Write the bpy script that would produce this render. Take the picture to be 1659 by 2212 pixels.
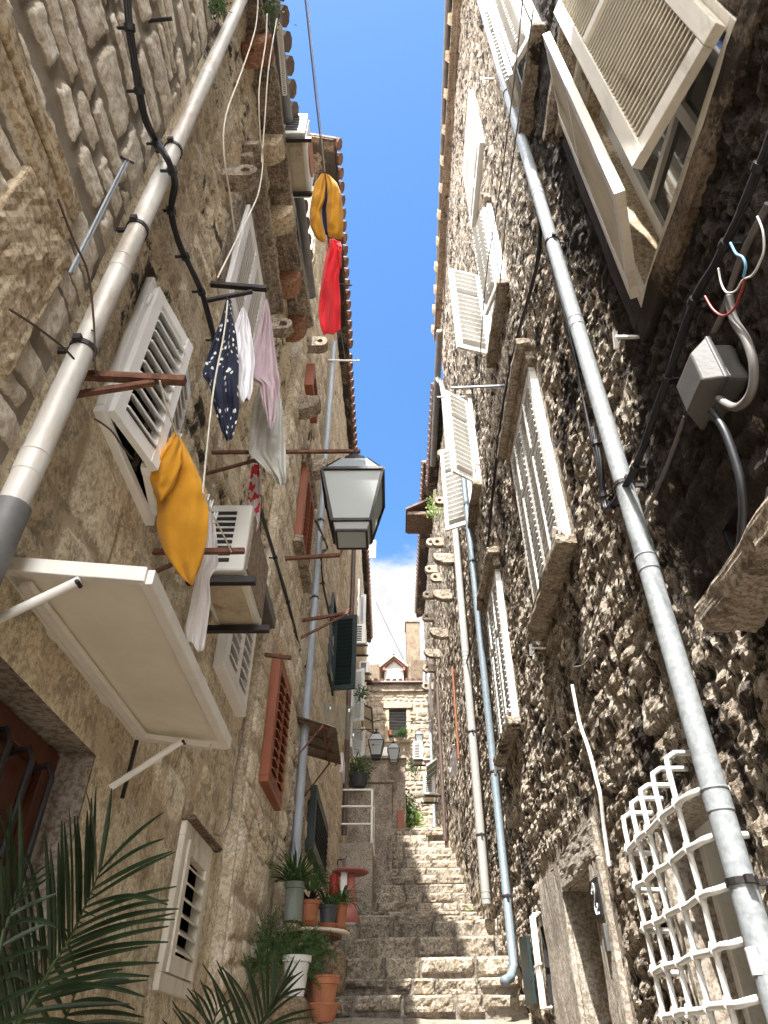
import bpy, bmesh, math, random
import numpy as np
from mathutils import Vector, Matrix, noise as mnoise
random.seed(7)
scene=bpy.context.scene
for o in list(bpy.data.objects): bpy.data.objects.remove(o)
V=Vector
# ------------------------------------------------------------ camera
F_,CX_,CY_=1464.,829.5,1106.          # focal length and centre for a 1659 x 2212 frame
PITCH=math.atan((2300-CY_)/F_); YAW=math.atan((850-CX_)*math.cos(PITCH)/F_)
cam=bpy.data.cameras.new('camera'); co=bpy.data.objects.new('camera',cam); scene.collection.objects.link(co)
cam.sensor_fit='VERTICAL'; cam.sensor_height=36; cam.lens=F_/2212*36; cam.clip_start=.05; cam.clip_end=5000
co.rotation_euler=(math.radians(90)+PITCH,0,YAW); scene.camera=co
scene.render.resolution_x=768; scene.render.resolution_y=1024
# ------------------------------------------------------------ light
SUN=V((-.143,-.44,.90)).normalized()
w=bpy.data.worlds.new('World'); scene.world=w; w.use_nodes=True
nt=w.node_tree; nt.nodes.clear()
def wn(t,**k):
    n=nt.nodes.new(t)
    for a,b in k.items(): setattr(n,a,b)
    return n
wo=wn('ShaderNodeOutputWorld'); bg=wn('ShaderNodeBackground'); bg.inputs['Strength'].default_value=.15
sky=wn('ShaderNodeTexSky',sky_type='NISHITA',sun_disc=False)
sky.sun_elevation=math.asin(SUN.z); sky.sun_rotation=math.atan2(SUN.x,SUN.y)
sky.air_density=1.0; sky.dust_density=.6; sky.ozone_density=2.0
tc=wn('ShaderNodeTexCoord'); mp=wn('ShaderNodeMapping'); mp.inputs['Scale'].default_value=(2.2,2.2,3.6); mp.inputs['Location'].default_value=(.35,0,.1)
nz=wn('ShaderNodeTexNoise'); nz.inputs['Scale'].default_value=1.9; nz.inputs['Detail'].default_value=9; nz.inputs['Roughness'].default_value=.62
sx=wn('ShaderNodeSeparateXYZ'); mr=wn('ShaderNodeMapRange'); mr.inputs[1].default_value=.49;mr.inputs[2].default_value=.645;mr.inputs[3].default_value=.62;mr.inputs[4].default_value=-.32
ad=wn('ShaderNodeMath',operation='ADD'); m2=wn('ShaderNodeMapRange'); m2.inputs[1].default_value=.50;m2.inputs[2].default_value=.74; m2.interpolation_type='SMOOTHSTEP'
mx=wn('ShaderNodeMix',data_type='RGBA'); 
cb=wn('ShaderNodeMapRange'); cb.inputs[1].default_value=.0; cb.inputs[2].default_value=-.3; cb.inputs[3].default_value=1.55; cb.inputs[4].default_value=15.  # clouds behind the camera are made much brighter, for fill light
cn=wn('ShaderNodeTexNoise'); cn.inputs['Scale'].default_value=5.; cn.inputs['Detail'].default_value=6; cm=wn('ShaderNodeMapRange'); cm.inputs[1].default_value=.3; cm.inputs[2].default_value=.7; cm.inputs[3].default_value=.72; cm.inputs[4].default_value=1.15
cq=wn('ShaderNodeMath',operation='MULTIPLY'); cc_=wn('ShaderNodeCombineColor')
L=nt.links.new
L(sx.outputs[1],cb.inputs[0]); L(mp.outputs[0],cn.inputs['Vector']); L(cn.outputs['Fac'],cm.inputs[0]); L(cb.outputs[0],cq.inputs[0]); L(cm.outputs[0],cq.inputs[1])
for i_ in range(3): L(cq.outputs[0],cc_.inputs[i_])
L(cc_.outputs[0],mx.inputs['B'])
L(tc.outputs['Generated'],mp.inputs[0]); L(mp.outputs[0],nz.inputs['Vector']); L(tc.outputs['Generated'],sx.inputs[0]); L(sx.outputs[2],mr.inputs[0])
mr2=wn('ShaderNodeMapRange'); mr2.inputs[1].default_value=-.02; mr2.inputs[2].default_value=-.25; mr2.inputs[3].default_value=0; mr2.inputs[4].default_value=.62; ad2=wn('ShaderNodeMath',operation='ADD')  # out-of-view cloud bank behind the camera, added to fill the alley with light
L(sx.outputs[1],mr2.inputs[0]); L(mr.outputs[0],ad2.inputs[0]); L(mr2.outputs[0],ad2.inputs[1])
L(nz.outputs['Fac'],ad.inputs[0]); L(ad2.outputs[0],ad.inputs[1]); L(ad.outputs[0],m2.inputs[0]); L(m2.outputs[0],mx.inputs['Factor'])
hs=wn('ShaderNodeHueSaturation'); hs.inputs['Saturation'].default_value=1.22; hs.inputs['Value'].default_value=.47
L(sky.outputs[0],hs.inputs['Color']); L(hs.outputs[0],mx.inputs['A']); L(mx.outputs['Result'],bg.inputs['Color']); L(bg.outputs[0],wo.inputs['Surface'])
sl=bpy.data.lights.new('sun','SUN'); sl.energy=3.6; sl.angle=math.radians(.5); sl.color=(1,.96,.91)
so=bpy.data.objects.new('sun',sl); scene.collection.objects.link(so); so.rotation_euler=SUN.to_track_quat('Z','Y').to_euler(); so.location=SUN*30
scene.view_settings.view_transform='Standard'; scene.view_settings.look='None'; scene.view_settings.gamma=1; scene.view_settings.use_curve_mapping=False
scene.view_settings.exposure=2.4
try:
    scene.cycles.max_bounces=10; scene.cycles.diffuse_bounces=7
except Exception: pass

# ------------------------------------------------------------ helpers
def P(px,py,X=None,Y=None,Z=None,D=None):
    a=(px-CX_)/F_; b=-(py-CY_)/F_
    y=math.cos(PITCH)-b*math.sin(PITCH); z=math.sin(PITCH)+b*math.cos(PITCH)
    c,s=math.cos(YAW),math.sin(YAW); r=V((c*a-s*y,s*a+c*y,z))
    if X is not None: return r*(X/r.x)
    if Y is not None: return r*(Y/r.y)
    if Z is not None: return r*(Z/r.z)
    return r*D
def XL(Y):
    if Y<=4.62: return -1.05
    if Y<9: return -.97+.10*(Y-4.62)/4.38
    if Y<11.4: return -.87+.04*(Y-9)/2.4
    return -.83
XR=1.2
class MB:
    def __init__(s): s.v=[]; s.f=[]
    def add(s,vs,fs):
        o=len(s.v); s.v+=[tuple(p) for p in vs]; s.f+=[tuple(i+o for i in f) for f in fs]; return s
    def obox(s,c,ax,ay,az):                     # centre, half-axis vectors
        c,ax,ay,az=map(V,(c,ax,ay,az)); vs=[c+ax*i+ay*j+az*k for i in(-1,1) for j in(-1,1) for k in(-1,1)]
        return s.add(vs,[(0,1,3,2),(4,6,7,5),(0,4,5,1),(2,3,7,6),(0,2,6,4),(1,5,7,3)])
    def box(s,x0,x1,y0,y1,z0,z1):
        return s.obox(((x0+x1)/2,(y0+y1)/2,(z0+z1)/2),((x1-x0)/2,0,0),(0,(y1-y0)/2,0),(0,0,(z1-z0)/2))
    def bar(s,p,q,w,h,up=(0,0,1)):
        p,q=V(p),V(q); d=q-p; u=V(up)
        if abs(d.normalized().dot(u))>.95: u=V((0,1,0))
        a=d.cross(u).normalized()*w/2; b=a.cross(d).normalized()*h/2
        return s.obox((p+q)/2,d/2,a,b)
    def tube(s,pts,r,n=8,cap=True):
        pts=[V(p) for p in pts]; rs=list(r) if isinstance(r,(list,tuple)) else [r]*len(pts)
        if cap and len(pts)>1:      # tight rings next to the caps keep the shading of the long sides even
            a_=pts[0].lerp(pts[1],min(.4,.002/max(1e-6,(pts[1]-pts[0]).length))); b_=pts[-1].lerp(pts[-2],min(.4,.002/max(1e-6,(pts[-1]-pts[-2]).length)))
            pts=[pts[0],a_]+pts[1:-1]+[b_,pts[-1]]; rs=[rs[0],rs[0]]+rs[1:-1]+[rs[-1],rs[-1]]
        o=len(s.v); prev=None
        for i,p in enumerate(pts):
            d=(pts[min(i+1,len(pts)-1)]-pts[max(i-1,0)]).normalized()
            if prev is None:
                u=V((0,0,1)) if abs(d.z)<.9 else V((0,1,0)); a=d.cross(u).normalized()
            else:
                a=(prev-d*prev.dot(d)); a=a.normalized() if a.length>1e-5 else d.orthogonal().normalized()
            prev=a; b=d.cross(a)
            for k in range(n):
                t=2*math.pi*k/n; s.v.append(tuple(p+a*math.cos(t)*rs[i]+b*math.sin(t)*rs[i]))
        m=len(pts)
        for i in range(m-1):
            for k in range(n):
                k2=(k+1)%n; s.f.append((o+i*n+k,o+i*n+k2,o+(i+1)*n+k2,o+(i+1)*n+k))
        if cap: s.f.append(tuple(o+k for k in range(n))[::-1]); s.f.append(tuple(o+(m-1)*n+k for k in range(n)))
        return s
    def lathe(s,c,prof,n=20,cap=True):            # prof: (r,z) list, centre c
        c=V(c); o=len(s.v)
        for r,z in prof:
            for k in range(n):
                t=2*math.pi*k/n; s.v.append((c.x+r*math.cos(t),c.y+r*math.sin(t),c.z+z))
        for i in range(len(prof)-1):
            for k in range(n):
                k2=(k+1)%n; s.f.append((o+i*n+k,o+i*n+k2,o+(i+1)*n+k2,o+(i+1)*n+k))
        if cap: s.f.append(tuple(o+k for k in range(n))[::-1]); s.f.append(tuple(o+(len(prof)-1)*n+k for k in range(n)))
        return s
    def ext(s,poly,vec):
        n=len(poly); vec=V(vec); vs=[V(p) for p in poly]+[V(p)+vec for p in poly]
        return s.add(vs,[tuple(range(n))[::-1],tuple(range(n,2*n))]+[(i,(i+1)%n,n+(i+1)%n,n+i) for i in range(n)])
    def grid(s,rows):
        o=len(s.v); n=len(rows[0])
        for r in rows: s.v+=[tuple(p) for p in r]
        for i in range(len(rows)-1):
            for k in range(n-1): s.f.append((o+i*n+k,o+i*n+k+1,o+(i+1)*n+k+1,o+(i+1)*n+k))
        return s
    def build(s,name,m,parent=None,smooth=False,bevel=0,recalc=True,solid=0,sub=0):
        stone=m.name in ('cut limestone','stained cut limestone','pale cut limestone','red stained limestone','grey cut stone frame') and len(s.v)<80
        off=wloc(parent) if parent else V((0,0,0))
        me=bpy.data.meshes.new(name); me.from_pydata([tuple(V(p)-off) for p in s.v],[],s.f); me.materials.append(m)
        if recalc:
            b=bmesh.new(); b.from_mesh(me); bmesh.ops.recalc_face_normals(b,faces=b.faces); b.to_mesh(me); b.free()
        if smooth: me.polygons.foreach_set('use_smooth',[True]*len(me.polygons))
        o=bpy.data.objects.new(name,me); scene.collection.objects.link(o)
        if parent: o.parent=parent
        if solid: k=o.modifiers.new('t','SOLIDIFY'); k.thickness=solid; k.offset=0
        if sub: k=o.modifiers.new('s','SUBSURF'); k.levels=k.render_levels=sub
        if bevel: k=o.modifiers.new('b','BEVEL'); k.width=bevel; k.segments=2; k.limit_method='ANGLE'
        if stone:      # chipped, uneven stone
            for lv in (4,):
                k=o.modifiers.new('s','SUBSURF'); k.subdivision_type='SIMPLE'; k.levels=k.render_levels=lv
            for tx,st in (('chips',.022),('wave',.03)):
                k=o.modifiers.new('d','DISPLACE'); k.texture=TEX(tx); k.texture_coords='GLOBAL'; k.strength=st; k.mid_level=.5
        return o
def TEX(n):
    t=bpy.data.textures.get(n)
    if not t: t=bpy.data.textures.new(n,'CLOUDS'); t.noise_scale={'chips':.045,'wave':.35}[n]; t.noise_depth=4 if n=='chips' else 1
    return t
def wloc(o):
    l=V((0,0,0))
    while o: l=l+V(o.location); o=o.parent
    return l
def tag(o,label=None,cat=None,group=None,kind=None):
    if label: o['label']=label
    if cat: o['category']=cat
    if group: o['group']=group
    if kind: o['kind']=kind
    return o
def thing(name,loc,label,cat,group=None):
    o=bpy.data.objects.new(name,None); o.empty_display_size=.1; scene.collection.objects.link(o); o.location=loc
    return tag(o,label,cat,group)
# ------------------------------------------------------------ materials
def nmat(name):
    m=bpy.data.materials.new(name); m.use_nodes=True; t=m.node_tree; b=t.nodes['Principled BSDF']
    return m,t,b
def node(t,typ,ins=None,**k):
    n=t.nodes.new(typ)
    for a,b in k.items(): setattr(n,a,b)
    for a,b in (ins or {}).items():
        if isinstance(b,bpy.types.NodeSocket): t.links.new(b,n.inputs[a])
        else: n.inputs[a].default_value=b
    return n
def noise_(t,vec,scale,detail=6,rough=.6,dist=0): return node(t,'ShaderNodeTexNoise',{'Vector':vec,'Scale':scale,'Detail':detail,'Roughness':rough,'Distortion':dist}).outputs['Fac']
def ss(t,v,a,b,c=0.,d=1.): 
    n=node(t,'ShaderNodeMapRange',{0:v,1:a,2:b,3:c,4:d}); n.interpolation_type='SMOOTHSTEP'; return n.outputs[0]
def mix(t,f,a,b,mode='MIX'):
    n=node(t,'ShaderNodeMix',data_type='RGBA',blend_type=mode)
    for k,v in (('Factor',f),('A',a),('B',b)):
        s=[i for i in n.inputs if i.name==k and (i.type=='RGBA' if k!='Factor' else i.type=='VALUE')][0]
        if isinstance(v,bpy.types.NodeSocket): t.links.new(v,s)
        elif k=='Factor': s.default_value=v
        else: s.default_value=(*v,1) if len(v)==3 else v
    return [o for o in n.outputs if o.type=='RGBA'][0]
def math_(t,op,a,b=0.): return node(t,'ShaderNodeMath',{0:a,1:b},operation=op).outputs[0]
def mapv(t,vec,sc,loc=(0,0,0),rot=(0,0,0)): return node(t,'ShaderNodeMapping',{'Vector':vec,'Scale':sc,'Location':loc,'Rotation':rot}).outputs[0]
def simple(name,col,rough=.6,metal=0.,var=.15,scale=8.,bump=.15,bscale=60.,dirt=0.,dirtcol=(.12,.10,.08),spec=.4,stretch=(1,1,1),trans=0.,sheen=0.):
    m,t,b=nmat(name); pos=mapv(t,node(t,'ShaderNodeNewGeometry').outputs['Position'],stretch)
    n1=noise_(t,pos,scale,7,.65); c=mix(t,ss(t,n1,.3,.7),tuple(x*(1-var) for x in col),tuple(min(1,x*(1+var)) for x in col))
    if dirt>0: n2=noise_(t,pos,scale*.6,9,.7,.4); c=mix(t,ss(t,n2,.62-dirt*.25,.80-dirt*.2,0,.85),c,dirtcol)
    t.links.new(c,b.inputs['Base Color']); b.inputs['Roughness'].default_value=rough; b.inputs['Metallic'].default_value=metal; b.inputs['Specular IOR Level'].default_value=spec
    if bump>0:
        bp=node(t,'ShaderNodeBump',{'Height':noise_(t,pos,bscale,6,.6),'Strength':bump,'Distance':.01}); t.links.new(bp.outputs[0],b.inputs['Normal'])
    if trans: b.inputs['Transmission Weight'].default_value=trans
    if sheen: b.inputs['Sheen Weight'].default_value=sheen
    return m
def stonemat(name,light,dark,mortar,stain=.3,speck=0.,specksc=26.,staincol=(.035,.028,.024),rust=0.,rustcol=(.40,.20,.07),bump=.6,pits=.5,stscale=1.3,mortar_amt=1.,finem=(.56,.49,.42),bdist=.02,stretch=(1,1,.45),stainhi=None):
    m,t,b=nmat(name); pos=node(t,'ShaderNodeNewGeometry').outputs['Position']; st=mapv(t,pos,stretch)
    n1=math_(t,'ADD',math_(t,'MULTIPLY',noise_(t,pos,3.2,12,.72,.4),.7),math_(t,'MULTIPLY',noise_(t,pos,13,10,.75),.3)); c=mix(t,ss(t,n1,.44,.57),dark,light)
    cell=node(t,'ShaderNodeAttribute',attribute_name='cell').outputs['Fac']; mo=node(t,'ShaderNodeAttribute',attribute_name='mortar').outputs['Fac']
    c=mix(t,.38,c,mix(t,cell,tuple(x*.55 for x in dark),tuple(min(1,x*1.12) for x in light)))
    fine=noise_(t,pos,45,9,.72); c=mix(t,ss(t,fine,.42,.56,.0,1.),mix(t,1.,c,finem,'MULTIPLY'),c)
    nm=math_(t,'ADD',mo,math_(t,'MULTIPLY',math_(t,'SUBTRACT',noise_(t,pos,22,6,.7),.5),1.1))
    mf=math_(t,'MULTIPLY',ss(t,nm,.35,.65),mortar_amt); c=mix(t,mf,c,mix(t,ss(t,noise_(t,pos,3,5),.35,.65),mortar,tuple(x*1.25 for x in mortar)))
    s1=noise_(t,st,stscale,10,.68,.6); s2=noise_(t,st,stscale*6,8,.7,.3); sm=math_(t,'ADD',math_(t,'MULTIPLY',s1,.65),math_(t,'MULTIPLY',s2,.35))
    sm=math_(t,'ADD',sm,math_(t,'MULTIPLY',node(t,'ShaderNodeAttribute',attribute_name='shade_stain').outputs['Fac'],.30))  # mask darkens the stone: painted shade together with black staining
    if stainhi:   # stain grows from z=stainhi[0] to stainhi[1]
        z=node(t,'ShaderNodeSeparateXYZ',{0:pos}).outputs[2]; sm=math_(t,'ADD',sm,math_(t,'MULTIPLY',math_(t,'SUBTRACT',ss(t,z,stainhi[0],stainhi[1]),1.),stainhi[2]))
    c=mix(t,ss(t,sm,.66-.28*stain,.70-.28*stain,0,.93),c,staincol)
    if rust: c=mix(t,ss(t,noise_(t,mapv(t,pos,(1,1,.35),(7,3,2)),1.7,8,.65,.5),.56,.70,0,rust),c,rustcol)
    if speck: c=mix(t,ss(t,math_(t,'ADD',noise_(t,pos,specksc,8,.75,.3),math_(t,'MULTIPLY',math_(t,'SUBTRACT',s2,.5),.6)),.535,.565,0,speck),c,staincol)
    pit=noise_(t,pos,90,4,.8); c=mix(t,ss(t,pit,.30,.42,pits,0),c,(.06,.05,.04))
    t.links.new(c,b.inputs['Base Color']); b.inputs['Roughness'].default_value=.93; b.inputs['Specular IOR Level'].default_value=.15
    h=math_(t,'ADD',math_(t,'MULTIPLY',fine,1.),math_(t,'MULTIPLY',pit,.5)); h=math_(t,'ADD',h,math_(t,'MULTIPLY',noise_(t,pos,16,6,.6),1.2))
    bp=node(t,'ShaderNodeBump',{'Height':h,'Strength':bump,'Distance':bdist}); t.links.new(bp.outputs[0],b.inputs['Normal'])
    return m
M={}
M['wallA']=stonemat('pointed limestone',(.90,.84,.74),(.70,.63,.53),(.25,.215,.17),stain=.02,finem=(.78,.72,.64),bump=.45,pits=.35)
M['wallB']=stonemat('old tan plaster',(.95,.86,.69),(.76,.64,.46),(.50,.41,.29),stain=.53,rust=.45,speck=.35,finem=(.74,.67,.58),specksc=14.,bdist=.03,stretch=(1,1,.75),bump=.6,mortar_amt=.85,stainhi=(.6,3.0,.19))
M['wallC']=stonemat('yellow rubble stone',(.93,.86,.72),(.72,.62,.47),(.46,.38,.28),stain=.26,rust=.35,finem=(.72,.65,.56),speck=.35,bump=.55,stainhi=(1.,5.,.08))
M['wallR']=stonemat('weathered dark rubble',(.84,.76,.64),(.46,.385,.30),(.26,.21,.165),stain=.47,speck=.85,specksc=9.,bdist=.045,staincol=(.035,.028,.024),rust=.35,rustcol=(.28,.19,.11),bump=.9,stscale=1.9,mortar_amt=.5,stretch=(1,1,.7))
M['wallEnd']=stonemat('pale rubble stone',(.54,.47,.385),(.40,.345,.27),(.33,.28,.22),stain=.02,bump=.6)
M['trim']=stonemat('cut limestone',(.62,.55,.46),(.40,.34,.27),(.3,.25,.2),stain=.3,speck=.5,specksc=12.,bump=.5,pits=.6,mortar_amt=0)
M['trim_red']=stonemat('red stained limestone',(.52,.30,.20),(.34,.17,.11),(.3,.2,.15),stain=.35,bump=.4,pits=.4,mortar_amt=0)
M['trim_grey']=stonemat('grey cut stone frame',(.50,.46,.40),(.36,.33,.28),(.3,.3,.3),stain=.12,bump=.4,pits=.4,mortar_amt=0)
M['trim_pale']=stonemat('pale cut limestone',(.74,.63,.46),(.60,.50,.36),(.4,.3,.2),stain=.0,bump=.15,pits=.25,mortar_amt=0)
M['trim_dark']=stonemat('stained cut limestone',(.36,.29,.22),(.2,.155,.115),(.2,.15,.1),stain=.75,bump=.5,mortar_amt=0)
M['steps']=stonemat('worn step stone',(.47,.42,.345),(.31,.27,.215),(.20,.175,.145),stain=.2,speck=.5,rust=.35,rustcol=(.45,.29,.13),bump=.6,pits=.35)
M['concrete']=stonemat('grey render',(.50,.45,.39),(.36,.32,.27),(.3,.3,.3),stain=.1,bump=.2,pits=.2,mortar_amt=0,staincol=(.12,.1,.08))
M['white']=simple('white painted wood',(.66,.65,.62),.55,var=.05,dirt=.22,dirtcol=(.38,.34,.28),bump=.12,bscale=40,stretch=(1,1,.3))
M['white_pvc']=simple('white shutter enamel',(.80,.80,.79),.35,var=.03,bump=.02)
M['white_old']=simple('cracked cream paint',(.70,.66,.57),.6,var=.08,dirt=.42,dirtcol=(.26,.21,.15),bump=.35,bscale=30,stretch=(1,1,.25))
M['galv']=simple('galvanised steel',(.25,.27,.28),.55,.1,var=.22,scale=38,bump=.06,dirt=.18,dirtcol=(.32,.30,.27))
M['galv_old']=simple('weathered zinc pipe',(.56,.54,.50),.5,.15,var=.2,scale=7,bump=.1,dirt=.45,dirtcol=(.28,.20,.13),stretch=(1,1,.3))
M['pvc']=simple('grey white plastic pipe',(.29,.29,.27),.4,var=.06,scale=5,bump=.03,dirt=.2,dirtcol=(.3,.27,.2),stretch=(1,1,.3))
M['greypipe']=simple('grey plastic pipe',(.30,.33,.37),.4,var=.08,scale=5,bump=.03)
M['galv_blue']=simple('bluish galvanised steel',(.14,.175,.20),.55,.1,var=.15,scale=30,bump=.04)
M['mesh']=simple('dusty rusty fan guard',(.27,.21,.15),.8,.2,var=.4,scale=40,bump=.6,bscale=90)
M['mottled']=stonemat('mottled old render',(.62,.56,.48),(.36,.31,.26),(.3,.3,.3),stain=.36,speck=.5,bump=.8,mortar_amt=0,staincol=(.10,.085,.07),stscale=2.6)
M['brownpipe']=simple('brown enamelled pipe',(.10,.07,.06),.4,var=.1,bump=.03)
M['black']=simple('black cable sheath',(.02,.02,.024),.45,var=.2,bump=.05)
M['greycable']=simple('grey cable',(.16,.15,.145),.5,var=.15,bump=.05)
M['iron']=simple('black iron',(.035,.03,.03),.55,.4,var=.3,bump=.2)
M['rust']=simple('rusty iron',(.15,.07,.045),.85,.2,var=.45,scale=25,bump=.4,bscale=120)
M['brown']=simple('red brown painted wood',(.25,.075,.032),.5,var=.18,scale=5,bump=.12,stretch=(1,1,.2),dirt=.08)
M['dkwood']=simple('varnished dark wood',(.10,.03,.014),.35,var=.3,scale=6,bump=.1,stretch=(1,1,.2))
M['green']=simple('dark green painted wood',(.010,.022,.022),.45,var=.15,bump=.08)
M['sage']=simple('grey green painted door',(.20,.23,.19),.5,var=.1,bump=.05)
M['terracotta']=simple('terracotta',(.32,.125,.06),.8,var=.15,scale=12,bump=.15,dirt=.12,dirtcol=(.3,.22,.16))
M['tile']=simple('weathered roof tile',(.17,.095,.065),.9,var=.4,scale=10,bump=.4,dirt=.4,dirtcol=(.10,.08,.065))
M['tile_dark']=simple('blackened roof tile',(.13,.085,.065),.9,var=.4,scale=10,bump=.4,dirt=.5,dirtcol=(.04,.035,.03))
M['gutter_grey']=simple('dull grey gutter',(.17,.17,.17),.6,.3,var=.2,bump=.1,dirt=.2)
M['rope']=simple('white rope',(.66,.62,.54),.9,var=.1,bump=.1,bscale=300)
M['yellow']=simple('mustard cotton',(.60,.285,.018),.85,var=.14,scale=4,bump=.25,bscale=220,sheen=.2)
M['red']=simple('red cotton',(.85,.03,.05),.85,var=.1,scale=4,bump=.2,bscale=250,sheen=.2)
M['cloth_white']=simple('white cotton',(.76,.75,.78),.9,var=.05,bump=.2,bscale=250)
M['cloth_grey']=simple('grey linen towel',(.50,.49,.45),.9,var=.1,bump=.3,bscale=300)
M['lilac']=simple('lilac towelling',(.47,.35,.39),.95,var=.1,bump=.5,bscale=350,sheen=.3)
M['navyplain']=simple('navy lining',(.01,.014,.04),.9,bump=.1)
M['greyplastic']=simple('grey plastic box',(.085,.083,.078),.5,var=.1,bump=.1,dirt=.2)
M['ac']=simple('ivory air conditioner enamel',(.66,.66,.62),.4,var=.04,bump=.02,dirt=.15,dirtcol=(.4,.3,.2))
M['ac_rust']=simple('rusting pale sheet metal',(.50,.43,.31),.6,.1,var=.12,scale=7,bump=.15,dirt=.38,dirtcol=(.22,.10,.04))
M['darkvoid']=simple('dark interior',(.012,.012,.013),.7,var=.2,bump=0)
M['alu']=simple('brushed pale aluminium',(.76,.74,.69),.5,.1,var=.06,bump=.06,dirt=.30,dirtcol=(.30,.23,.15),stretch=(1,1,1))
M['panel']=simple('dirty ivory panel',(.76,.72,.61),.5,var=.08,scale=2.5,bump=.03,dirt=.30,dirtcol=(.38,.31,.19))
M['whitestrut']=simple('white enamelled tube',(.80,.80,.78),.35,bump=.0,var=.03)
M['pinkred']=simple('faded red plastic',(.42,.15,.13),.5,var=.08,bump=.03)
M['redplastic']=simple('red plastic',(.32,.012,.016),.5,var=.05,bump=.02)
M['moka']=simple('polished aluminium',(.62,.62,.64),.25,.9,var=.05,bump=0)
M['potgrey']=simple('weathered green grey pot',(.17,.19,.16),.7,var=.2,scale=6,bump=.15,stretch=(1,1,.3))
M['potblack']=simple('dark plastic pot',(.045,.05,.055),.5,var=.1,bump=.03)
M['potwhite']=simple('dirty white pot',(.52,.52,.49),.6,var=.12,dirt=.15,bump=.05)
M['marble']=simple('weathered white tabletop',(.58,.52,.44),.5,var=.12,dirt=.3,dirtcol=(.25,.17,.11),bump=.1)
M['soil']=simple('potting soil',(.04,.028,.02),.95,bump=.6)
M['boulder']=stonemat('rough boulder',(.42,.33,.23),(.28,.21,.14),(.3,.2,.1),stain=.1,bump=.8,mortar_amt=0)
M['blue_wire']=simple('light blue wire',(.12,.28,.42),.4,bump=0); M['red_wire']=simple('red wire',(.25,.03,.025),.4,bump=0); M['white_wire']=simple('white wire',(.5,.5,.48),.4,bump=0)
M['signblack']=simple('black sign plate',(.012,.012,.014),.35,var=.1,bump=0)
M['blue']=simple('blue plastic',(.03,.06,.3),.5,bump=0); M['orange']=simple('orange painted wood',(.20,.075,.035),.5,bump=.05)
M['chimney']=stonemat('old chimney stone',(.30,.245,.18),(.20,.155,.11),(.2,.16,.12),stain=.2,speck=.4,bump=.8,bdist=.05,mortar_amt=0)
M['lime']=simple('faded white render',(.42,.40,.37),.8,var=.06,bump=.1)
def leafmat(name,c,rough=.45):
    m,t,b=nmat(name); pos=node(t,'ShaderNodeNewGeometry').outputs['Position']
    cc=mix(t,ss(t,noise_(t,pos,6,4),.3,.7),tuple(x*.6 for x in c),tuple(x*1.5 for x in c)); t.links.new(cc,b.inputs['Base Color']); b.inputs['Roughness'].default_value=rough
    tr=node(t,'ShaderNodeBsdfTranslucent',{'Color':(*[min(1,x*2) for x in c],1)}); mxs=node(t,'ShaderNodeMixShader',{0:.25}); t.links.new(b.outputs[0],mxs.inputs[1]); t.links.new(tr.outputs[0],mxs.inputs[2])
    t.links.new(mxs.outputs[0],t.nodes['Material Output'].inputs[0]); return m
M['palm']=leafmat('palm leaflet',(.026,.044,.020),.4); M['spider']=leafmat('strap leaf',(.045,.095,.028)); M['fern']=leafmat('feathery fern',(.05,.095,.025),.6)
M['purpleleaf']=leafmat('purple leaf',(.035,.02,.045)); M['weed']=leafmat('weed leaf',(.05,.09,.025)); M['bright']=leafmat('bright yellow green leaf',(.16,.24,.05)); M['stem']=simple('green stalk',(.06,.085,.03),.6,bump=.05)  # the bright leaf is a paler, yellower green than the weed leaf
M['twig']=simple('dry twig',(.09,.065,.05),.9,bump=.2)
# glass, frosted lantern glass, smoked glass
def glassmat(name,col,rough,alpha=.25):
    m,t,b=nmat(name); b.inputs['Base Color'].default_value=(*col,1); b.inputs['Roughness'].default_value=rough; b.inputs['Alpha'].default_value=alpha; b.inputs['Specular IOR Level'].default_value=.6
    return m
M['glass']=glassmat('clear sheet glass',(.55,.62,.60),.08,.28); M['smoke']=glassmat('smoked brown sheet',(.16,.11,.085),.2,.80)
M['pane']=simple('dark window glass',(.02,.022,.025),.06,spec=.8,bump=0)
m,t,b=nmat('frosted lantern glass'); b.inputs['Base Color'].default_value=(.40,.43,.42,1); b.inputs['Roughness'].default_value=.3
tr=node(t,'ShaderNodeBsdfTranslucent',{'Color':(.6,.66,.64,1)}); mxs=node(t,'ShaderNodeMixShader',{0:.35}); t.links.new(b.outputs[0],mxs.inputs[1]); t.links.new(tr.outputs[0],mxs.inputs[2]); t.links.new(mxs.outputs[0],t.nodes['Material Output'].inputs[0]); M['frost']=m
# polka dots
m,t,b=nmat('navy cloth with white dots'); pos=node(t,'ShaderNodeNewGeometry').outputs['Position']
vo=node(t,'ShaderNodeTexVoronoi',{'Vector':mapv(t,pos,(1,1,.62)),'Scale':33.,'Randomness':.8}); c=mix(t,ss(t,vo.outputs['Distance'],.25,.30),(.72,.72,.70),(.008,.012,.035)); t.links.new(c,b.inputs['Base Color']); b.inputs['Roughness'].default_value=.9; M['dots']=m
# red and white print
m,t,b=nmat('red and white printed cloth'); pos=node(t,'ShaderNodeNewGeometry').outputs['Position']
c=mix(t,ss(t,noise_(t,pos,14,3,.5),.47,.50),(.55,.03,.045),(.66,.60,.60)); t.links.new(c,b.inputs['Base Color']); b.inputs['Roughness'].default_value=.9; M['print']=m
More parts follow.
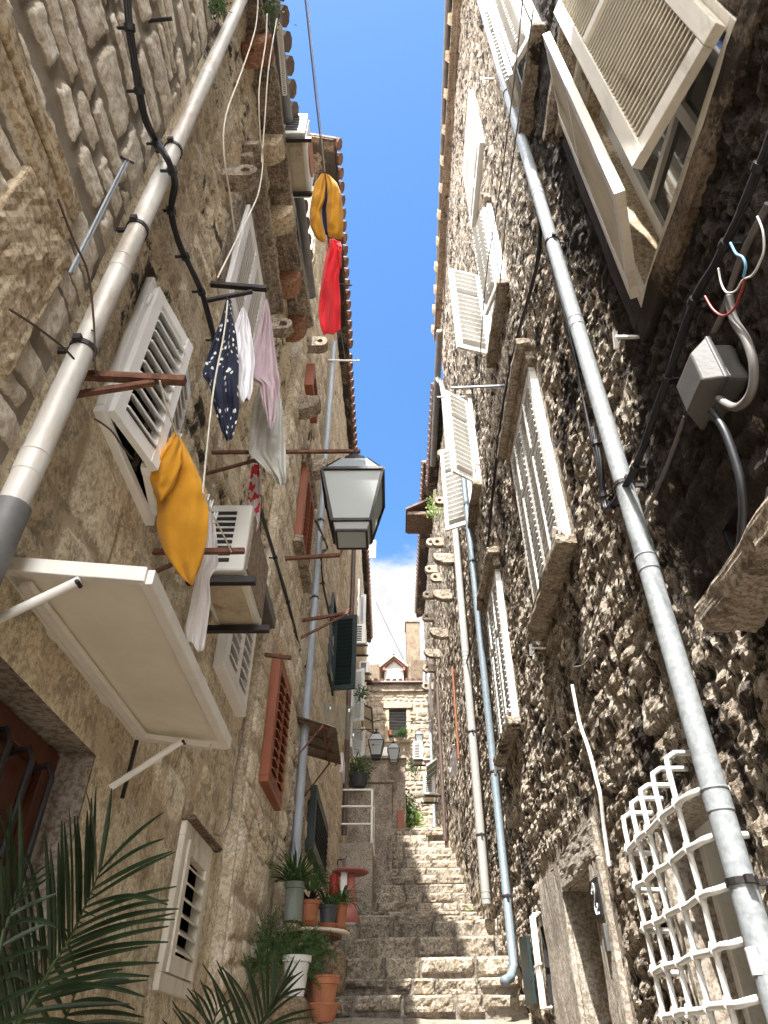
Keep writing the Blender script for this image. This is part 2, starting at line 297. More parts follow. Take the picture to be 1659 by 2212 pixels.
# ------------------------------------------------------------ numpy noise
rg=np.random.default_rng(5); TAB=rg.random((256,256))
def vn(x,y):
    xi=np.floor(x).astype(int); yi=np.floor(y).astype(int); fx=x-xi; fy=y-yi; fx=fx*fx*(3-2*fx); fy=fy*fy*(3-2*fy)
    a=TAB[xi&255,yi&255]; b_=TAB[(xi+1)&255,yi&255]; c_=TAB[xi&255,(yi+1)&255]; d=TAB[(xi+1)&255,(yi+1)&255]
    return (a*(1-fx)+b_*fx)*(1-fy)+(c_*(1-fx)+d*fx)*fy
def fbm(x,y,o=5,g=.5):
    r=0.;a=1.;n=0.
    for i in range(o): r=r+a*vn(x*2**i+17.3*i,y*2**i+9.1*i); n+=a; a*=g
    return r/n
def courses(Y,Z,rowh,wid,seed=0,gap=.012,soft=.03,wob=.35):
    """irregular coursed rubble: returns bulge 0..1, mortar 0..1, cell value"""
    zz=Z/rowh+wob*(fbm(Y*1.7+seed,Z*1.7,3)-.5)*2+wob*.5*(fbm(Y*6+seed,Z*6,2)-.5)
    zz=zz+.35*np.sin(zz*1.7+seed); r=np.floor(zz).astype(int); fz=zz-r
    wr=wid*(.65+.9*TAB[r&255,(seed*7+3)&255]); u=Y/wr+TAB[(r+31)&255,(seed+11)&255]*5+.28*(fbm(Y*7,Z*7+seed,2)-.5)+.3*(vn(r*1.3+Z*0,Y/wr*.9)-.5); c=np.floor(u).astype(int); fu=u-c
    rnd=TAB[(c*13+r*7)&255,(r*17+c*5+seed)&255]; g2=gap*(.8+.5*rnd)
    du=np.minimum(fu,1-fu)*wr; dz=np.minimum(fz,1-fz)*rowh
    d=np.minimum(du,dz)-.35*soft*np.clip(1-(du+dz)/(soft*2.2),0,1)-.012*(fbm(Y*30,Z*30,3)-.3)
    b_=np.clip((d-g2*.5)/soft,0,1); b_=1-(1-b_)**2; m_=np.clip((g2*.62-d)/.008+.5,0,1)
    return b_,m_,rnd
def wall_grid(name,Xf,side,ys,zs,rel,holes,m,parent,flats=()):
    """heightfield wall; side=+1 faces +X; rel(Y,Z)->(disp,mortar,cell)"""
    ys=np.asarray(ys);zs=np.asarray(zs); Y,Z=np.meshgrid(ys,zs,indexing='ij'); d,mo,ce=rel(Y,Z)
    k_=np.clip(np.minimum(Y-ys[0],ys[-1]-Y)/.06,.15,1)
    for y0,y1,z0,z1 in list(holes)+list(flats): k_=k_*np.clip((np.maximum(np.maximum(y0-Y,Y-y1),np.maximum(z0-Z,Z-z1))-.06)/.07,0,1)
    d=d*k_
    X=np.vectorize(Xf)(ys)[:,None]+side*d; ny,nz=Y.shape
    off=wloc(parent); co_=np.stack([X-off.x,Y-off.y,Z-off.z],-1).reshape(-1,3)
    i,j=np.meshgrid(np.arange(ny-1),np.arange(nz-1),indexing='ij'); yc=(ys[:-1]+ys[1:])[:,None]/2; zc=(zs[:-1]+zs[1:])[None]/2
    keep=np.ones(i.shape,bool)
    for y0,y1,z0,z1 in holes: keep&=~((yc>y0)&(yc<y1)&(zc>z0)&(zc<z1))
    i=i[keep];j=j[keep]; q=np.stack([i*nz+j,(i+1)*nz+j,(i+1)*nz+j+1,i*nz+j+1],-1)
    if side<0: q=q[:,::-1]
    me=bpy.data.meshes.new(name); me.vertices.add(len(co_)); me.vertices.foreach_set('co',co_.ravel()); n=len(q)
    me.loops.add(n*4); me.loops.foreach_set('vertex_index',q.ravel()); me.polygons.add(n); me.polygons.foreach_set('loop_start',np.arange(n)*4); me.polygons.foreach_set('loop_total',np.full(n,4)); me.update(calc_edges=True)
    shade_stain=np.clip((2.5-Y)/.9,0,1)*np.clip((Z-.9)/.6,0,1)*(1 if side<0 else 0)*np.clip(1.5*fbm(Y*2,Z*2,3)+.2,0,1)  # near end of right wall: shade painted into the colour along with black stains
    for nm,a in (('mortar',mo),('cell',ce),('shade_stain',shade_stain)):
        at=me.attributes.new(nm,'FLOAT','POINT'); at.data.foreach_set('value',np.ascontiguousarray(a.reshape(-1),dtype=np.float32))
    me.polygons.foreach_set('use_smooth',np.full(n,side>0)); me.materials.append(m)
    o=bpy.data.objects.new(name,me); scene.collection.objects.link(o); o.parent=parent; return o
def gs(a,b,s0,s1):   # spacing grows from s0 to s1
    r=[a]
    while r[-1]<b: r.append(r[-1]+s0+(s1-s0)*(r[-1]-a)/(b-a))
    r[-1]=b; return r
# ------------------------------------------------------------ builders for houses
def louvre(mb,o,u,n,wd,h,th=.035,fr=.06,rail=(),pitch=.045,rod=False,tilt=.8,slat=True,wf=.62):
    """louvred leaf: o = lower hinge corner (on the rear face), u along the width, n outward"""
    o,u,n=V(o),V(u).normalized(),V(n).normalized(); z=V((0,0,1))
    def bx(a,b,c,d,e,f): # along u, z, n
        mb.obox(o+u*(a+b)/2+z*(c+d)/2+n*(e+f)/2,u*(b-a)/2,z*(d-c)/2,n*(f-e)/2)
    bx(0,fr,0,h,0,th); bx(wd-fr,wd,0,h,0,th); bx(fr,wd-fr,0,fr*1.2,.002,th-.002); bx(fr,wd-fr,h-fr,h,.002,th-.002)
    ys=[fr*1.2]+[r for r in rail for _ in (0,)]+[h-fr]
    segs=[]; lo=fr*1.2
    for r in rail:
        bx(fr,wd-fr,r-fr*.45,r+fr*.45,.002,th-.002); segs.append((lo,r-fr*.45)); lo=r+fr*.45
    segs.append((lo,h-fr))
    for a,b in segs:
        k=max(1,int((b-a)/pitch)); p=(b-a)/k
        if slat:
            for i in range(k):
                zc=a+p*(i+.5); d=(n*math.cos(tilt)-z*math.sin(tilt)); t=(n*math.sin(tilt)+z*math.cos(tilt))
                mb.obox(o+u*wd/2+z*zc+n*th/2,u*(wd/2-fr+.002),d*pitch*wf,t*.004)
        if rod: bx(wd/2-.012,wd/2+.012,a+.03,b-.03,th+.004,th+.022)
    return mb
def wallbox(mb,side,Xw,a,b,y0,y1,z0,z1):  # a,b = distance out of the wall
    mb.box(*sorted((Xw+side*a,Xw+side*b)),y0,y1,z0,z1)
def ring_frame(mb,side,Xw,y0,y1,z0,z1,wd,a,b,bottom=True):
    wallbox(mb,side,Xw,a,b,y0-wd,y0,z0,z1); wallbox(mb,side,Xw,a,b,y1,y1+wd,z0,z1); wallbox(mb,side,Xw,a,b,y0-wd,y1+wd,z1,z1+wd)
    if bottom: wallbox(mb,side,Xw,a,b,y0-wd,y1+wd,z0-wd,z0)
def recess(mb,side,Xw,y0,y1,z0,z1,d):
    t=.03
    e=-.003; wallbox(mb,side,Xw,-d,e,y0-t,y0,z0-t,z1+t); wallbox(mb,side,Xw,-d,e,y1,y1+t,z0-t,z1+t); wallbox(mb,side,Xw,-d,e,y0,y1,z0-t,z0); wallbox(mb,side,Xw,-d,e,y0,y1,z1,z1+t)
def closed_window(parent,side,Xw,y0,y1,z0,z1,mat,frame='white',proud=.03,leaves=2,rail=(.62,),label=None,sill=True,lintel=True,trim='trim',pitch=.06,fw=.045,rod=False,slabel=None,stone=.0,trimout=.14,sillout=.17,wf=.62):
    f=MB(); ring_frame(f,side,Xw,y0+fw,y1-fw,z0+fw,z1-fw,fw,-.05,proud+.035)
    wn_=f.build('window',M[frame],parent,bevel=.004)
    if label: wn_['label']=label
    b=MB(); wallbox(b,side,Xw,-.04,proud-.02,y0+fw,y1-fw,z0+fw,z1-fw); b.build('pane',M['darkvoid'],wn_)
    w_=(y1-y0-2*fw)/leaves
    for i in range(leaves):
        mb=MB(); h=z1-z0-2*fw-.01
        louvre(mb,(Xw+side*proud,y0+fw+w_*i+.002,z0+fw+.005),(0,1,0),(side,0,0),w_-.004,h,rail=[r*h for r in rail],pitch=pitch,fr=.05,rod=rod,tilt=.62,wf=wf)
        s=mb.build('shutter',M[mat],wn_)
        if slabel: s['label']=slabel
    if sill: 
        s=MB(); wallbox(s,side,Xw,-.03,sillout,y0-.1,y1+.1,z0-.085,z0-.002); s.build('sill',M[trim],wn_,bevel=.012)
    if lintel:
        s=MB(); wallbox(s,side,Xw,-.03,trimout*.55,y0-.08,y1+.08,z1+.003,z1+.12); wallbox(s,side,Xw,-.03,trimout,y0-.14,y1+.14,z1+.122,z1+.20); s.build('lintel',M[trim],wn_,bevel=.012)
    if stone:
        for ya,yb in ((y0-stone,y0-.002),(y1+.002,y1+stone)): s=MB(); wallbox(s,side,Xw,-.03,.035,ya,yb,z0,z1); s.build('jamb',M[trim],wn_,bevel=.01)
    return wn_
def corbel(mb,side,Xw,y,z,wd=.15,h=.2,out=.19):
    pr=[(0,0),(out*.35,0)]+[(out*.35+out*.65*math.sin(t),h*.75*(1-math.cos(t))) for t in np.linspace(0.1,math.pi/2,6)]+[(out,h),(0,h)]
    mb.ext([(Xw+side*a,y-wd/2,z-h+b) for a,b in pr],(0,wd,0))
def ring_stone(name,Xw,side,y,z,R=.1,r=.04,th=.1,reach=None,parent=None,mat='trim_pale',label=None,group=None):
    cx=Xw+side*(reach or R*1.15); n=20; mb=MB(); fr=[];
    for yy in (y-th/2,y+th/2):
        o_=[];i_=[]
        for k in range(n):
            t=2*math.pi*k/n; c,s=math.cos(t),math.sin(t); 
            px=cx+R*c; 
            if side*c<-.2: px=Xw-side*.03; 
            o_.append((px,yy,z+(R*s if side*c>=-.2 else R*.98*(1 if s>=0 else -1)*min(1,abs(s)+.0)))); i_.append((cx+r*c,yy,z+r*s))
        fr.append((o_,i_))
    vs=fr[0][0]+fr[0][1]+fr[1][0]+fr[1][1]; fs=[]
    for k in range(n):
        k2=(k+1)%n; fs+=[(k,k2,n+k2,n+k),(2*n+k,3*n+k,3*n+k2,2*n+k2),(k,2*n+k,2*n+k2,k2),(n+k,n+k2,3*n+k2,3*n+k)]
    mb.add(vs,fs); o=mb.build(name,M[mat],parent,bevel=.006)
    if label: tag(o,label,'ring stone',group)
    return o
def roof(parent,side,Xe,Xb,y0,y1,z,rise,mat='tile',pitch=.2,tiles=True):
    mb=MB(); t=.05
    mb.ext([(Xe,y0,z),(Xb,y0,z+rise),(Xb,y0,z+rise+t),(Xe,y0,z+t)],(0,y1-y0,0))
    if tiles:
        k=int((y1-y0)/pitch); d=V((Xb-Xe,0,rise)).normalized()
        for i in range(k):
            y=y0+pitch*(i+.5); p=V((Xe-d.x*.05*1,y,z+t+.0)); mb.tube([p+d*(.42*j) for j in range(5)],[.085 if j%1==0 else .07 for j in range(5)],8)
    o=mb.build('roof',M[mat],parent)
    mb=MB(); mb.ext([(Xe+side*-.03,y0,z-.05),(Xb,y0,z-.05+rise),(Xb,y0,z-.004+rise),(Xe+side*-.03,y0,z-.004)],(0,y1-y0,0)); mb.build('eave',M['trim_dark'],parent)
    return o
# ------------------------------------------------------------ ground and steps (setting)
mb=MB(); mb.add([(-3000,-3000,-3.2),(3000,-3000,-3.2),(3000,3000,-3.2),(-3000,3000,-3.2)],[(0,1,2,3)])
g=mb.build('ground',M['concrete']); tag(g,'dusty stony ground around the stepped alley',kind='structure')
STEPS=[(7.6,.325,.485),(8.0,.485,.65),(8.42,.65,.861),(8.85,.861,1.095),(9.3,1.095,1.317),(10.7,1.40,1.58),(11.35,1.58,1.724)]
h0=1.724; d0=11.86
hs_=[1.92,2.13,2.33,2.54,2.75,2.96,3.165,3.38,3.60]
for i,h in enumerate(hs_): STEPS.append((d0+.425*i,h0,h)); h0=h
for d,h in ((16.3,3.97),(16.75,4.16),(17.2,4.33),(17.8,4.5),(18.4,4.68),(19.0,4.86),(19.6,5.04)): STEPS.append((d,h0,h)); h0=h
low=[]; h=.12; y=6.1
for i in range(11): low.append((y,h-.2,h)); h-=.2; y-=.5
STEPS=low[::-1]+STEPS
stairs_rows=[]
def step_object():
    allv=[];allf=[];mo=[];ce=[];base=0
    XA=-1.3; 
    for k,(y,zb,zt) in enumerate(STEPS):
        xb=1.35; yn=STEPS[k+1][0] if k+1<len(STEPS) else 21.6; znb=STEPS[k+1][1] if k+1<len(STEPS) else zt
        near=y>7 and y<13
        dx=.014 if y<10 else .02; xs=np.arange(XA,xb,dx); 
        zs=np.linspace(zb-.06,zt,12 if near else 8)
        Xg,Zg=np.meshgrid(xs,zs,indexing='ij'); rs=np.random.default_rng(100+k)
        # stones in the riser
        cuts=[XA]; 
        while cuts[-1]<xb: cuts.append(cuts[-1]+rs.uniform(.22,.56))
        cuts=np.array(cuts); idx=np.clip(np.searchsorted(cuts,xs+.018*(fbm(xs*9,xs*0+k,3)-.5))-1,0,len(cuts)-2)
        sk=.02*(fbm(Xg*8+k,Zg*14+k,3)-.5)*2
        du=np.minimum(Xg+sk-cuts[idx][:,None],cuts[idx+1][:,None]-Xg-sk)
        lowm=np.array([.0 if rs.random()<.55 else rs.uniform(.03,.07) for _ in cuts])[idx][:,None]
        dz=np.minimum(Zg-(zb+lowm)+sk,(zt+.02-Zg))
        d=np.minimum(du,dz); b_=np.clip((d-.012)/.028,0,1); b_=1-(1-b_)**2; m_=np.clip((.022-d)/.012,0,1)
        rough=1.35*(fbm(Xg*9+k*3,Zg*11+k,5,.66)-.5); fine=(fbm(Xg*34+k,Zg*34,3,.6)-.5)
        out=.045*b_+.055*rough*b_+.016*fine+rs.uniform(-.01,.01,len(cuts))[idx][:,None]*.6
        edge=.012*np.sin(xs*2.1+k)+.02*(fbm(xs*2.2+k,xs*0+3,3)-.5)*2     # uneven line of the edge
        droop=(.016*(fbm(xs*1.6+k*5,xs*0,3)-.5)*2-.012*np.clip((-du[:,0]+.03)/.03,0,1)*0)
        Zr=Zg+(Zg-zb)/(zt-zb)*droop[:,None]
        # lower steps swing towards the camera on the right
        sw=(-.10*(xs-.2) if y<10 else 0*xs)
        Yr=y+sw[:,None]-out+edge[:,None]
        # top edge rounding + tread
        n2=5; fy=np.linspace(0,1,n2+1)[1:]
        yt=(Yr[:,-1:]+.02)+(yn+.05+(0)-(Yr[:,-1:]+.02))*fy[None]; zt0=Zr[:,-1:]+.004
        ramp=(znb-zt)*1.0; Zt=zt0+fy[None]*ramp+.014*(fbm(Xg[:,:1]*6+k,yt*6,4)-.5)
        Xa=np.concatenate([Xg,np.repeat(xs[:,None],n2,1)],1); Ya=np.concatenate([Yr,yt],1); Za=np.concatenate([Zr,Zt],1)
        rc=rs.random(len(cuts))[idx][:,None]; mm=np.concatenate([m_,np.repeat(m_[:,-3:-2]*.6,n2,1)],1); cc=np.concatenate([rc+0*Xg,np.repeat(rc,n2,1)],1)
        nx,nz=Xa.shape; allv.append(np.stack([Xa,Ya,Za],-1).reshape(-1,3)); mo.append(mm.ravel()); ce.append(cc.ravel())
        i,j=np.meshgrid(np.arange(nx-1),np.arange(nz-1),indexing='ij'); i=i.ravel();j=j.ravel()
        allf.append(base+np.stack([i*nz+j,(i+1)*nz+j,(i+1)*nz+j+1,i*nz+j+1],-1)); base+=nx*nz
    v=np.concatenate(allv); q=np.concatenate(allf); me=bpy.data.meshes.new('stairs'); me.vertices.add(len(v)); me.vertices.foreach_set('co',v.ravel()); n=len(q)
    me.loops.add(n*4); me.loops.foreach_set('vertex_index',q.ravel()); me.polygons.add(n); me.polygons.foreach_set('loop_start',np.arange(n)*4); me.polygons.foreach_set('loop_total',np.full(n,4)); me.update(calc_edges=True)
    for nm,a in (('mortar',np.concatenate(mo)),('cell',np.concatenate(ce))): me.attributes.new(nm,'FLOAT','POINT').data.foreach_set('value',a.astype(np.float32))
    me.polygons.foreach_set('use_smooth',np.zeros(n,bool)); me.materials.append(M['steps']); o=bpy.data.objects.new('stone_stairs',me); scene.collection.objects.link(o)
    return tag(o,'worn stone steps climbing between the house walls',kind='structure')
step_object()
def step_z(Y):
    z=STEPS[0][1]
    for k,(y,zb,zt) in enumerate(STEPS):
        if y<=Y:
            yn=STEPS[k+1][0] if k+1<len(STEPS) else 21.6; znb=STEPS[k+1][1] if k+1<len(STEPS) else zt
            z=zt+(znb-zt)*min(1,(Y-y)/(yn-y))
    return z
# ------------------------------------------------------------ LEFT HOUSES
def relA(Y,Z):
    b,m_,c=courses(Y,Z,.155,.30,3,gap=.034,soft=.014,wob=.35); return .018*b+.010*(fbm(Y*9,Z*9,4)-.5)+.006*b*(fbm(Y*40,Z*40,3)-.5)*2,m_,c
def relB(Y,Z):
    b,m_,c=courses(Y,Z,.21,.38,9,gap=.03,soft=.05,wob=.45); lo=.5+.5*np.clip((Z-.9)/1.2,0,1)
    return lo*(.020*b+.05*(fbm(Y*3.2,Z*3.2,5,.55)-.5))+.010*(fbm(Y*22,Z*22,4,.6)-.5),m_*np.clip(fbm(Y*1.5,Z*1.5,3)*3-1.1,0,1),c
def relC(Y,Z):
    b,m_,c=courses(Y,Z,.22,.34,21,gap=.025,soft=.04,wob=.4); return .022*b+.035*(fbm(Y*4,Z*4,4)-.5)+.012*(fbm(Y*20,Z*20,3)-.5),m_,c
def core(parent,side,Xf,y0,y1,z0,z1,depth=5.):
    mb=MB(); a=Xf-side*.32; b=Xf-side*depth; mb.box(min(a,b),max(a,b),y0,y1,z0,z1); return mb.build('rear_wall',M['concrete'],parent)
HA=thing('stone_house',(-1.05,0,-2.5),'house of large pale stones set in wide brown mortar, nearest on the left','house')
yA=list(np.arange(-5,.3,.35))+gs(.3,1.33,.012,.012); zA=gs(-2.5,.8,.1,.04)+gs(.8,5.95,.012,.022)[1:]
wall_grid('wall',XL,1,yA,zA,relA,[],M['wallA'],HA); core(HA,1,-1.05,-5,1.33,-2.5,7.0)
b1=P(142,520,X=-1.03); 
mb=MB(); mb.box(-1.2,-1.02,-.6,b1.y,b1.z-.02,b1.z+.065); mb.box(-1.2,-1.012,-.6,b1.y-.02,b1.z+.085,b1.z+.16)
wA=mb.build('window_surround',M['trim_pale'],HA,bevel=.008)
mb=MB(); mb.box(-1.2,-1.016,.86,1.17,b1.z-.62,b1.z-.045); mb.build('jamb',M['trim_pale'],wA,bevel=.01)
HB=thing('plastered_house',(-1.05,2.8,-2.5),'tan plastered house with a stone ledge on corbels, second on the left','house')
WB=(1.66,2.25,1.83,2.62)
holesB=[WB,(1.0,2.40,-.9,.86),(3.66,4.14,.32,.88)]
yB=gs(1.33,4.62,.015,.02); zB=gs(-2.5,-.4,.2,.1)+gs(-.4,5.95,.015,.026)[1:]
wall_grid('wall',XL,1,yB,zB,relB,holesB,M['wallB'],HB,[(2.36,3.12,3.72,4.78),(3.66,4.42,1.82,2.95)]); core(HB,1,-1.05,1.33,4.6,-2.5,6.9)
# ledge with corbels, gutter and tiles
led=[P(563,0,Z=5.95),P(606,223,Z=5.95),P(640,516,Z=5.95),P(676,705,Z=5.95)]; led=[V((p.x,p.y,p.z)) for p in led]; led=[V((led[0].x-.03,.9,5.95))]+led
mb=MB(); mb.ext([(-1.25,.9,5.95)]+[tuple(p) for p in led]+[(-1.25,led[-1].y,5.95)],(0,0,.10))
mb.ext([(-1.25,.9,5.93)]+[tuple(V((p.x-.03,p.y,5.93))) for p in led]+[(-1.25,led[-1].y-.02,5.93)],(0,0,.02)); lg=mb.build('ledge',M['trim'],HB,bevel=.008)
for i,y in enumerate((1.22,1.72,2.42,3.02,3.66,4.16)):
    mb=MB(); corbel(mb,1,-1.05,y,5.93,.16,.24,.20); c=mb.build('corbel',M['trim_red' if i in(1,4,5) else 'trim_pale'],HB,smooth=False,bevel=.01)
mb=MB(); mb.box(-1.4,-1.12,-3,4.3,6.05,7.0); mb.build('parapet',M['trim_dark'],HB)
mb=MB(); mb.tube([P(600,-30,Z=7.0)+V((-.05,0,0)),P(600,20,Z=7.0)+V((-.03,0,0)),P(617,200,Z=7.0)+V((-.02,0,0)),P(660,440,Z=7.0)+V((-.06,0,0)),P(680,640,Z=7.0)+V((-.04,0,0))],.055,12); mb.build('gutter',M['gutter_grey'],HB,smooth=True)
roof(HB,1,-.93,-5,-3,4.3,7.06,1.6,'tile_dark',.19)
# big doorway lower left with dark wood and bars
dw=MB(); recess(dw,1,-1.05,1.0,2.40,-.9,.86,.17)
door=MB(); wallbox(door,1,-1.05,-.20,-.16,1.0,2.40,-.9,.86)
for y in (1.02,1.6,2.32): wallbox(door,1,-1.05,-.16,-.13,y,y+.07,-.9,.86)
for z in (.78,.40,-.2): wallbox(door,1,-1.05,-.155,-.125,1.0,2.40,z,z+.07)
d_=door.build('door',M['dkwood'],HB,bevel=.004)
dw.build('frame',M['concrete'],d_)
for i in range(7):
    y=1.30+.155*i; b=MB(); b.tube([(-1.19,y,.74),(-1.12,y,.76),(-1.10,y,.72),(-1.10,y,-.9)],.011,8); b.build('bar',M['iron'],d_,smooth=True)
# ventilation shutter lower left
y0,y1,z0,z1=3.66,4.14,.32,.88
f=MB(); ring_frame(f,1,-1.05,y0,y1,z0,z1,.07,-.06,.03); vw=f.build('window',M['white_old'],HB,bevel=.006); vw['label']='small louvred vent with a flaking cream frame'
r=MB(); recess(r,1,-1.05,y0,y1,z0,z1,.14); wallbox(r,1,-1.05,-.15,-.14,y0,y1,z0,z1); r.build('recess',M['darkvoid'],vw)
s=MB(); louvre(s,(-1.06,y0+.004,z0+.004),(0,1,0),(1,0,0),y1-y0-.008,z1-z0-.008,th=.05,fr=.06,pitch=.062,tilt=.62); s.build('shutter',M['white_old'],vw)
s=MB(); wallbox(s,1,-1.05,-.03,.07,y0-.09,y1+.10,z1+.072,z1+.085); s.build('sill',M['trim_dark'],vw)
# left window with half open white shutters
y0,y1,z0,z1=WB
f=MB(); ring_frame(f,1,-1.05,y0,y1,z0,z1,.035,-.10,.035); lw=f.build('window',M['white_pvc'],HB,bevel=.004); lw['label']='white framed window with one shutter pushed outwards'
r=MB(); recess(r,1,-1.05,y0,y1,z0,z1,.14); r.build('recess',M['concrete'],lw); r=MB(); wallbox(r,1,-1.05,-.2,-.13,y0,y1,z0,z1); r.build('pane',M['pane'],lw)
hp=V((-1.045+.02,y0+.0,z0)); fp=P(320,1013,Z=z0); u=(fp-hp); wd=.33; u.normalize(); nn=V((u.y,-u.x,0))
s=MB(); louvre(s,hp,u,nn,wd,z1-z0,th=.035,fr=.055,pitch=.062,tilt=.75); 
s.build('shutter',M['white_pvc'],lw,bevel=.003)
hq=V((-1.03,y1,z0)); u2=V((.045,-.30,0)).normalized(); s=MB(); louvre(s,hq,u2,V((-u2.y,u2.x,0)),.30,z1-z0,th=.035,fr=.05,pitch=.062,tilt=.75); s.build('shutter',M['white_pvc'],lw,bevel=.003)
for z in (z0+.12,z1-.14): mb=MB(); mb.tube([(-1.015,y0-.012,z),(-1.015,y0-.012,z+.07)],.011,8); mb.build('hinge',M['white_pvc'],lw,smooth=True)
# upper white window, stone jamb and cornice
w1=closed_window(HB,1,-1.05,2.36,3.12,3.72,4.78,'white_pvc','white_pvc',label='closed white louvred window under the stone ledge',sill=False,lintel=False,rail=(),stone=.16,pitch=.055,wf=.36)
mb=MB(); wallbox(mb,1,-1.05,-.03,.06,2.15,3.35,4.80,4.95); wallbox(mb,1,-1.05,-.03,.10,2.1,3.4,4.952,5.02); wallbox(mb,1,-1.05,-.03,.15,2.05,3.45,5.022,5.09); mb.build('lintel',M['trim'],w1,bevel=.01)
# lower white window beyond the air conditioner
closed_window(HB,1,-1.05,3.66,4.42,1.82,2.95,'white_pvc','white_pvc',label='closed white double louvred window beyond the air conditioner',sill=False,lintel=False,rail=(),pitch=.075,wf=.45)
# house C
HC=thing('rubble_house',(-1.05,6,-2),'yellow rubble house with red brown shutters, third on the left','house')
holesC=[]
def rect(a,b,X):
    p=P(*a,X=X);q=P(*b,X=X); return (min(p.y,q.y),max(p.y,q.y),min(p.z,q.z),max(p.z,q.z))
BR1=rect((600,1440),(590,1752),-.955); BR2=rect((650,1022),(662,1310),-.95); BR3=rect((668,785),(680,965),-.93)
BR1=(BR1[0]-.25,BR1[1],BR1[2],BR1[3]); BR2=(BR2[0],BR2[0]+.75,BR2[2],BR2[3]+.1); BR3=(BR3[0],BR3[0]+.6,BR3[2],BR3[3])
print('BR',BR1,BR2,BR3)
wall_grid('wall',XL,1,gs(4.62,7.75,.022,.03),gs(-1.5,9.8,.022,.05),relC,holesC,M['wallC'],HC,[BR1,BR2,BR3]); core(HC,1,-.95,4.65,7.75,-2,10)
mb=MB(); mb.box(-5,-.978,4.605,4.64,-2,9.85); mb.build('side_wall',M['wallC'],HC)
closed_window(HC,1,-.955,*BR1,'brown','brown',rail=(),label='lower red brown louvred window',sill=False,lintel=False,pitch=.07)
closed_window(HC,1,-.945,*BR2,'brown','brown',rail=(),label='upper red brown louvred window',sill=True,lintel=True,pitch=.06,trimout=.08,sillout=.1)
ow=closed_window(HC,1,-.93,*BR3,'brown','brown',rail=(),leaves=1,label='topmost red brown window with its shutter flap pushed out at the bottom',sill=False,lintel=False)
roof(HC,1,P(745,600,Z=10).x+.0,-5,4.0,7.75,9.95,1.7,'tile',.2)
# house D/E
HD=thing('narrow_rubble_house',(-1.0,9.6,-1),'rubble house with dark green shutters, fourth on the left','house')
wall_grid('wall',XL,1,gs(7.75,12.9,.03,.05),gs(-.5,9.9,.03,.06),relC,[],M['wallC'],HD); core(HD,1,-.87,7.75,12.9,-2,10)
roof(HD,1,-.74,-5,7.75,12.9,10.0,1.7,'tile',.2)
HE=thing('far_rubble_house',(-.85,16,2),'last tiled house on the left before the end of the steps','house')
wall_grid('wall',XL,1,gs(12.9,21.4,.06,.08),gs(2,11.3,.05,.08),relC,[],M['wallC'],HE); core(HE,1,-.85,12.9,21.4,1,11.6)
roof(HE,1,-.68,-5,12.9,21.4,11.55,1.7,'tile',.22)
# ------------------------------------------------------------ RIGHT HOUSES
def relR(Y,Z):
    b,m_,c=courses(Y,Z,.17,.26,40,gap=.025,soft=.05,wob=.55)
    big=fbm(Y*2.2+5,Z*2.2,4,.5)-.5; mid=fbm(Y*7,Z*7+3,4,.62)-.5; wx=Y+.05*fbm(Y*9,Z*9,3); wz=Z+.05*fbm(Y*9+7,Z*9,3)
    r1=np.abs(fbm(wx*9+2,wz*8,2)-.5)*2; r2=np.abs(fbm(wx*19+2,wz*16,3,.65)-.5)*2; r3=fbm(wx*34,wz*30,4,.75)-.5
    crease=np.exp(-r1*14)+.7*np.exp(-r2*12)
    return .016*b+.055*big+.028*mid+.026*r3-.017*crease+.014*r2,m_,c
W1=(.78,1.80,2.76,4.75)
DR=(4.53,5.30,-1.2,.92); GW=(2.62,3.22,-.2,.80); VR=(1.78,1.95,1.32,1.50)
HR=thing('dark_stone_house',(1.2,4,-2.5),'tall house of dark weathered rubble with white shutters, nearest on the right','house')
yR=gs(.15,9.7,.0135,.045); zR=gs(-2.2,-.6,.1,.05)+gs(-.6,4.5,.0135,.022)[1:]+gs(4.5,13.25,.022,.055)[1:]
SW=(6.18,6.42,.36,.86)
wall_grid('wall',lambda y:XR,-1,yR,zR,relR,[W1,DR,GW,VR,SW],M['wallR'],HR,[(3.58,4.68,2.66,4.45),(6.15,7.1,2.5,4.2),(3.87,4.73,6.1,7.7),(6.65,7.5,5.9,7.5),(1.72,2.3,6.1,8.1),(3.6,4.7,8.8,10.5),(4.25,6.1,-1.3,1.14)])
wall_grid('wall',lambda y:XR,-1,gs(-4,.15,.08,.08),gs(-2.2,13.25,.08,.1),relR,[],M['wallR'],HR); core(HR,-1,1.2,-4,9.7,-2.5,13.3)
mb=MB(); e0=P(968,0,Z=13.35); e1=P(943,690,Z=13.35); 
xe=lambda y:e0.x+(e1.x-e0.x)*(y-e0.y)/(e1.y-e0.y)
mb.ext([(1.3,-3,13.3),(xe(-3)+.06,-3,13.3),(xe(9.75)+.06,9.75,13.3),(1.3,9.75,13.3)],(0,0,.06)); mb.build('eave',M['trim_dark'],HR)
mb=MB(); mb.tube([(xe(y),y,13.32) for y in (-3,2,5,9.7)],.055,10); mb.build('gutter',M['gutter_grey'],HR,smooth=True)
mb=MB()
for i in range(22):
    y=-2+.55*i+.03*math.sin(i*5); mb=MB(); corbel(mb,-1,1.2,y,13.3,.14,.22,.2); mb.build('corbel',M['terracotta' if False else 'trim_pale'],HR)
mb=MB(); mb.box(1.05,1.2,-3,9.7,13.02,13.09); mb.build('cornice',M['trim'],HR)
roof(HR,-1,xe(5)+.05,5,-3,9.7,13.42,1.7,'tile_dark',.2,False)
mb=MB(); mb.box(.44,1.3,-3,.15,6.2,6.34); mb.build('added_shade_slab',M['trim'],HR)  # unseen slab, added to throw shade on the wall around the big window
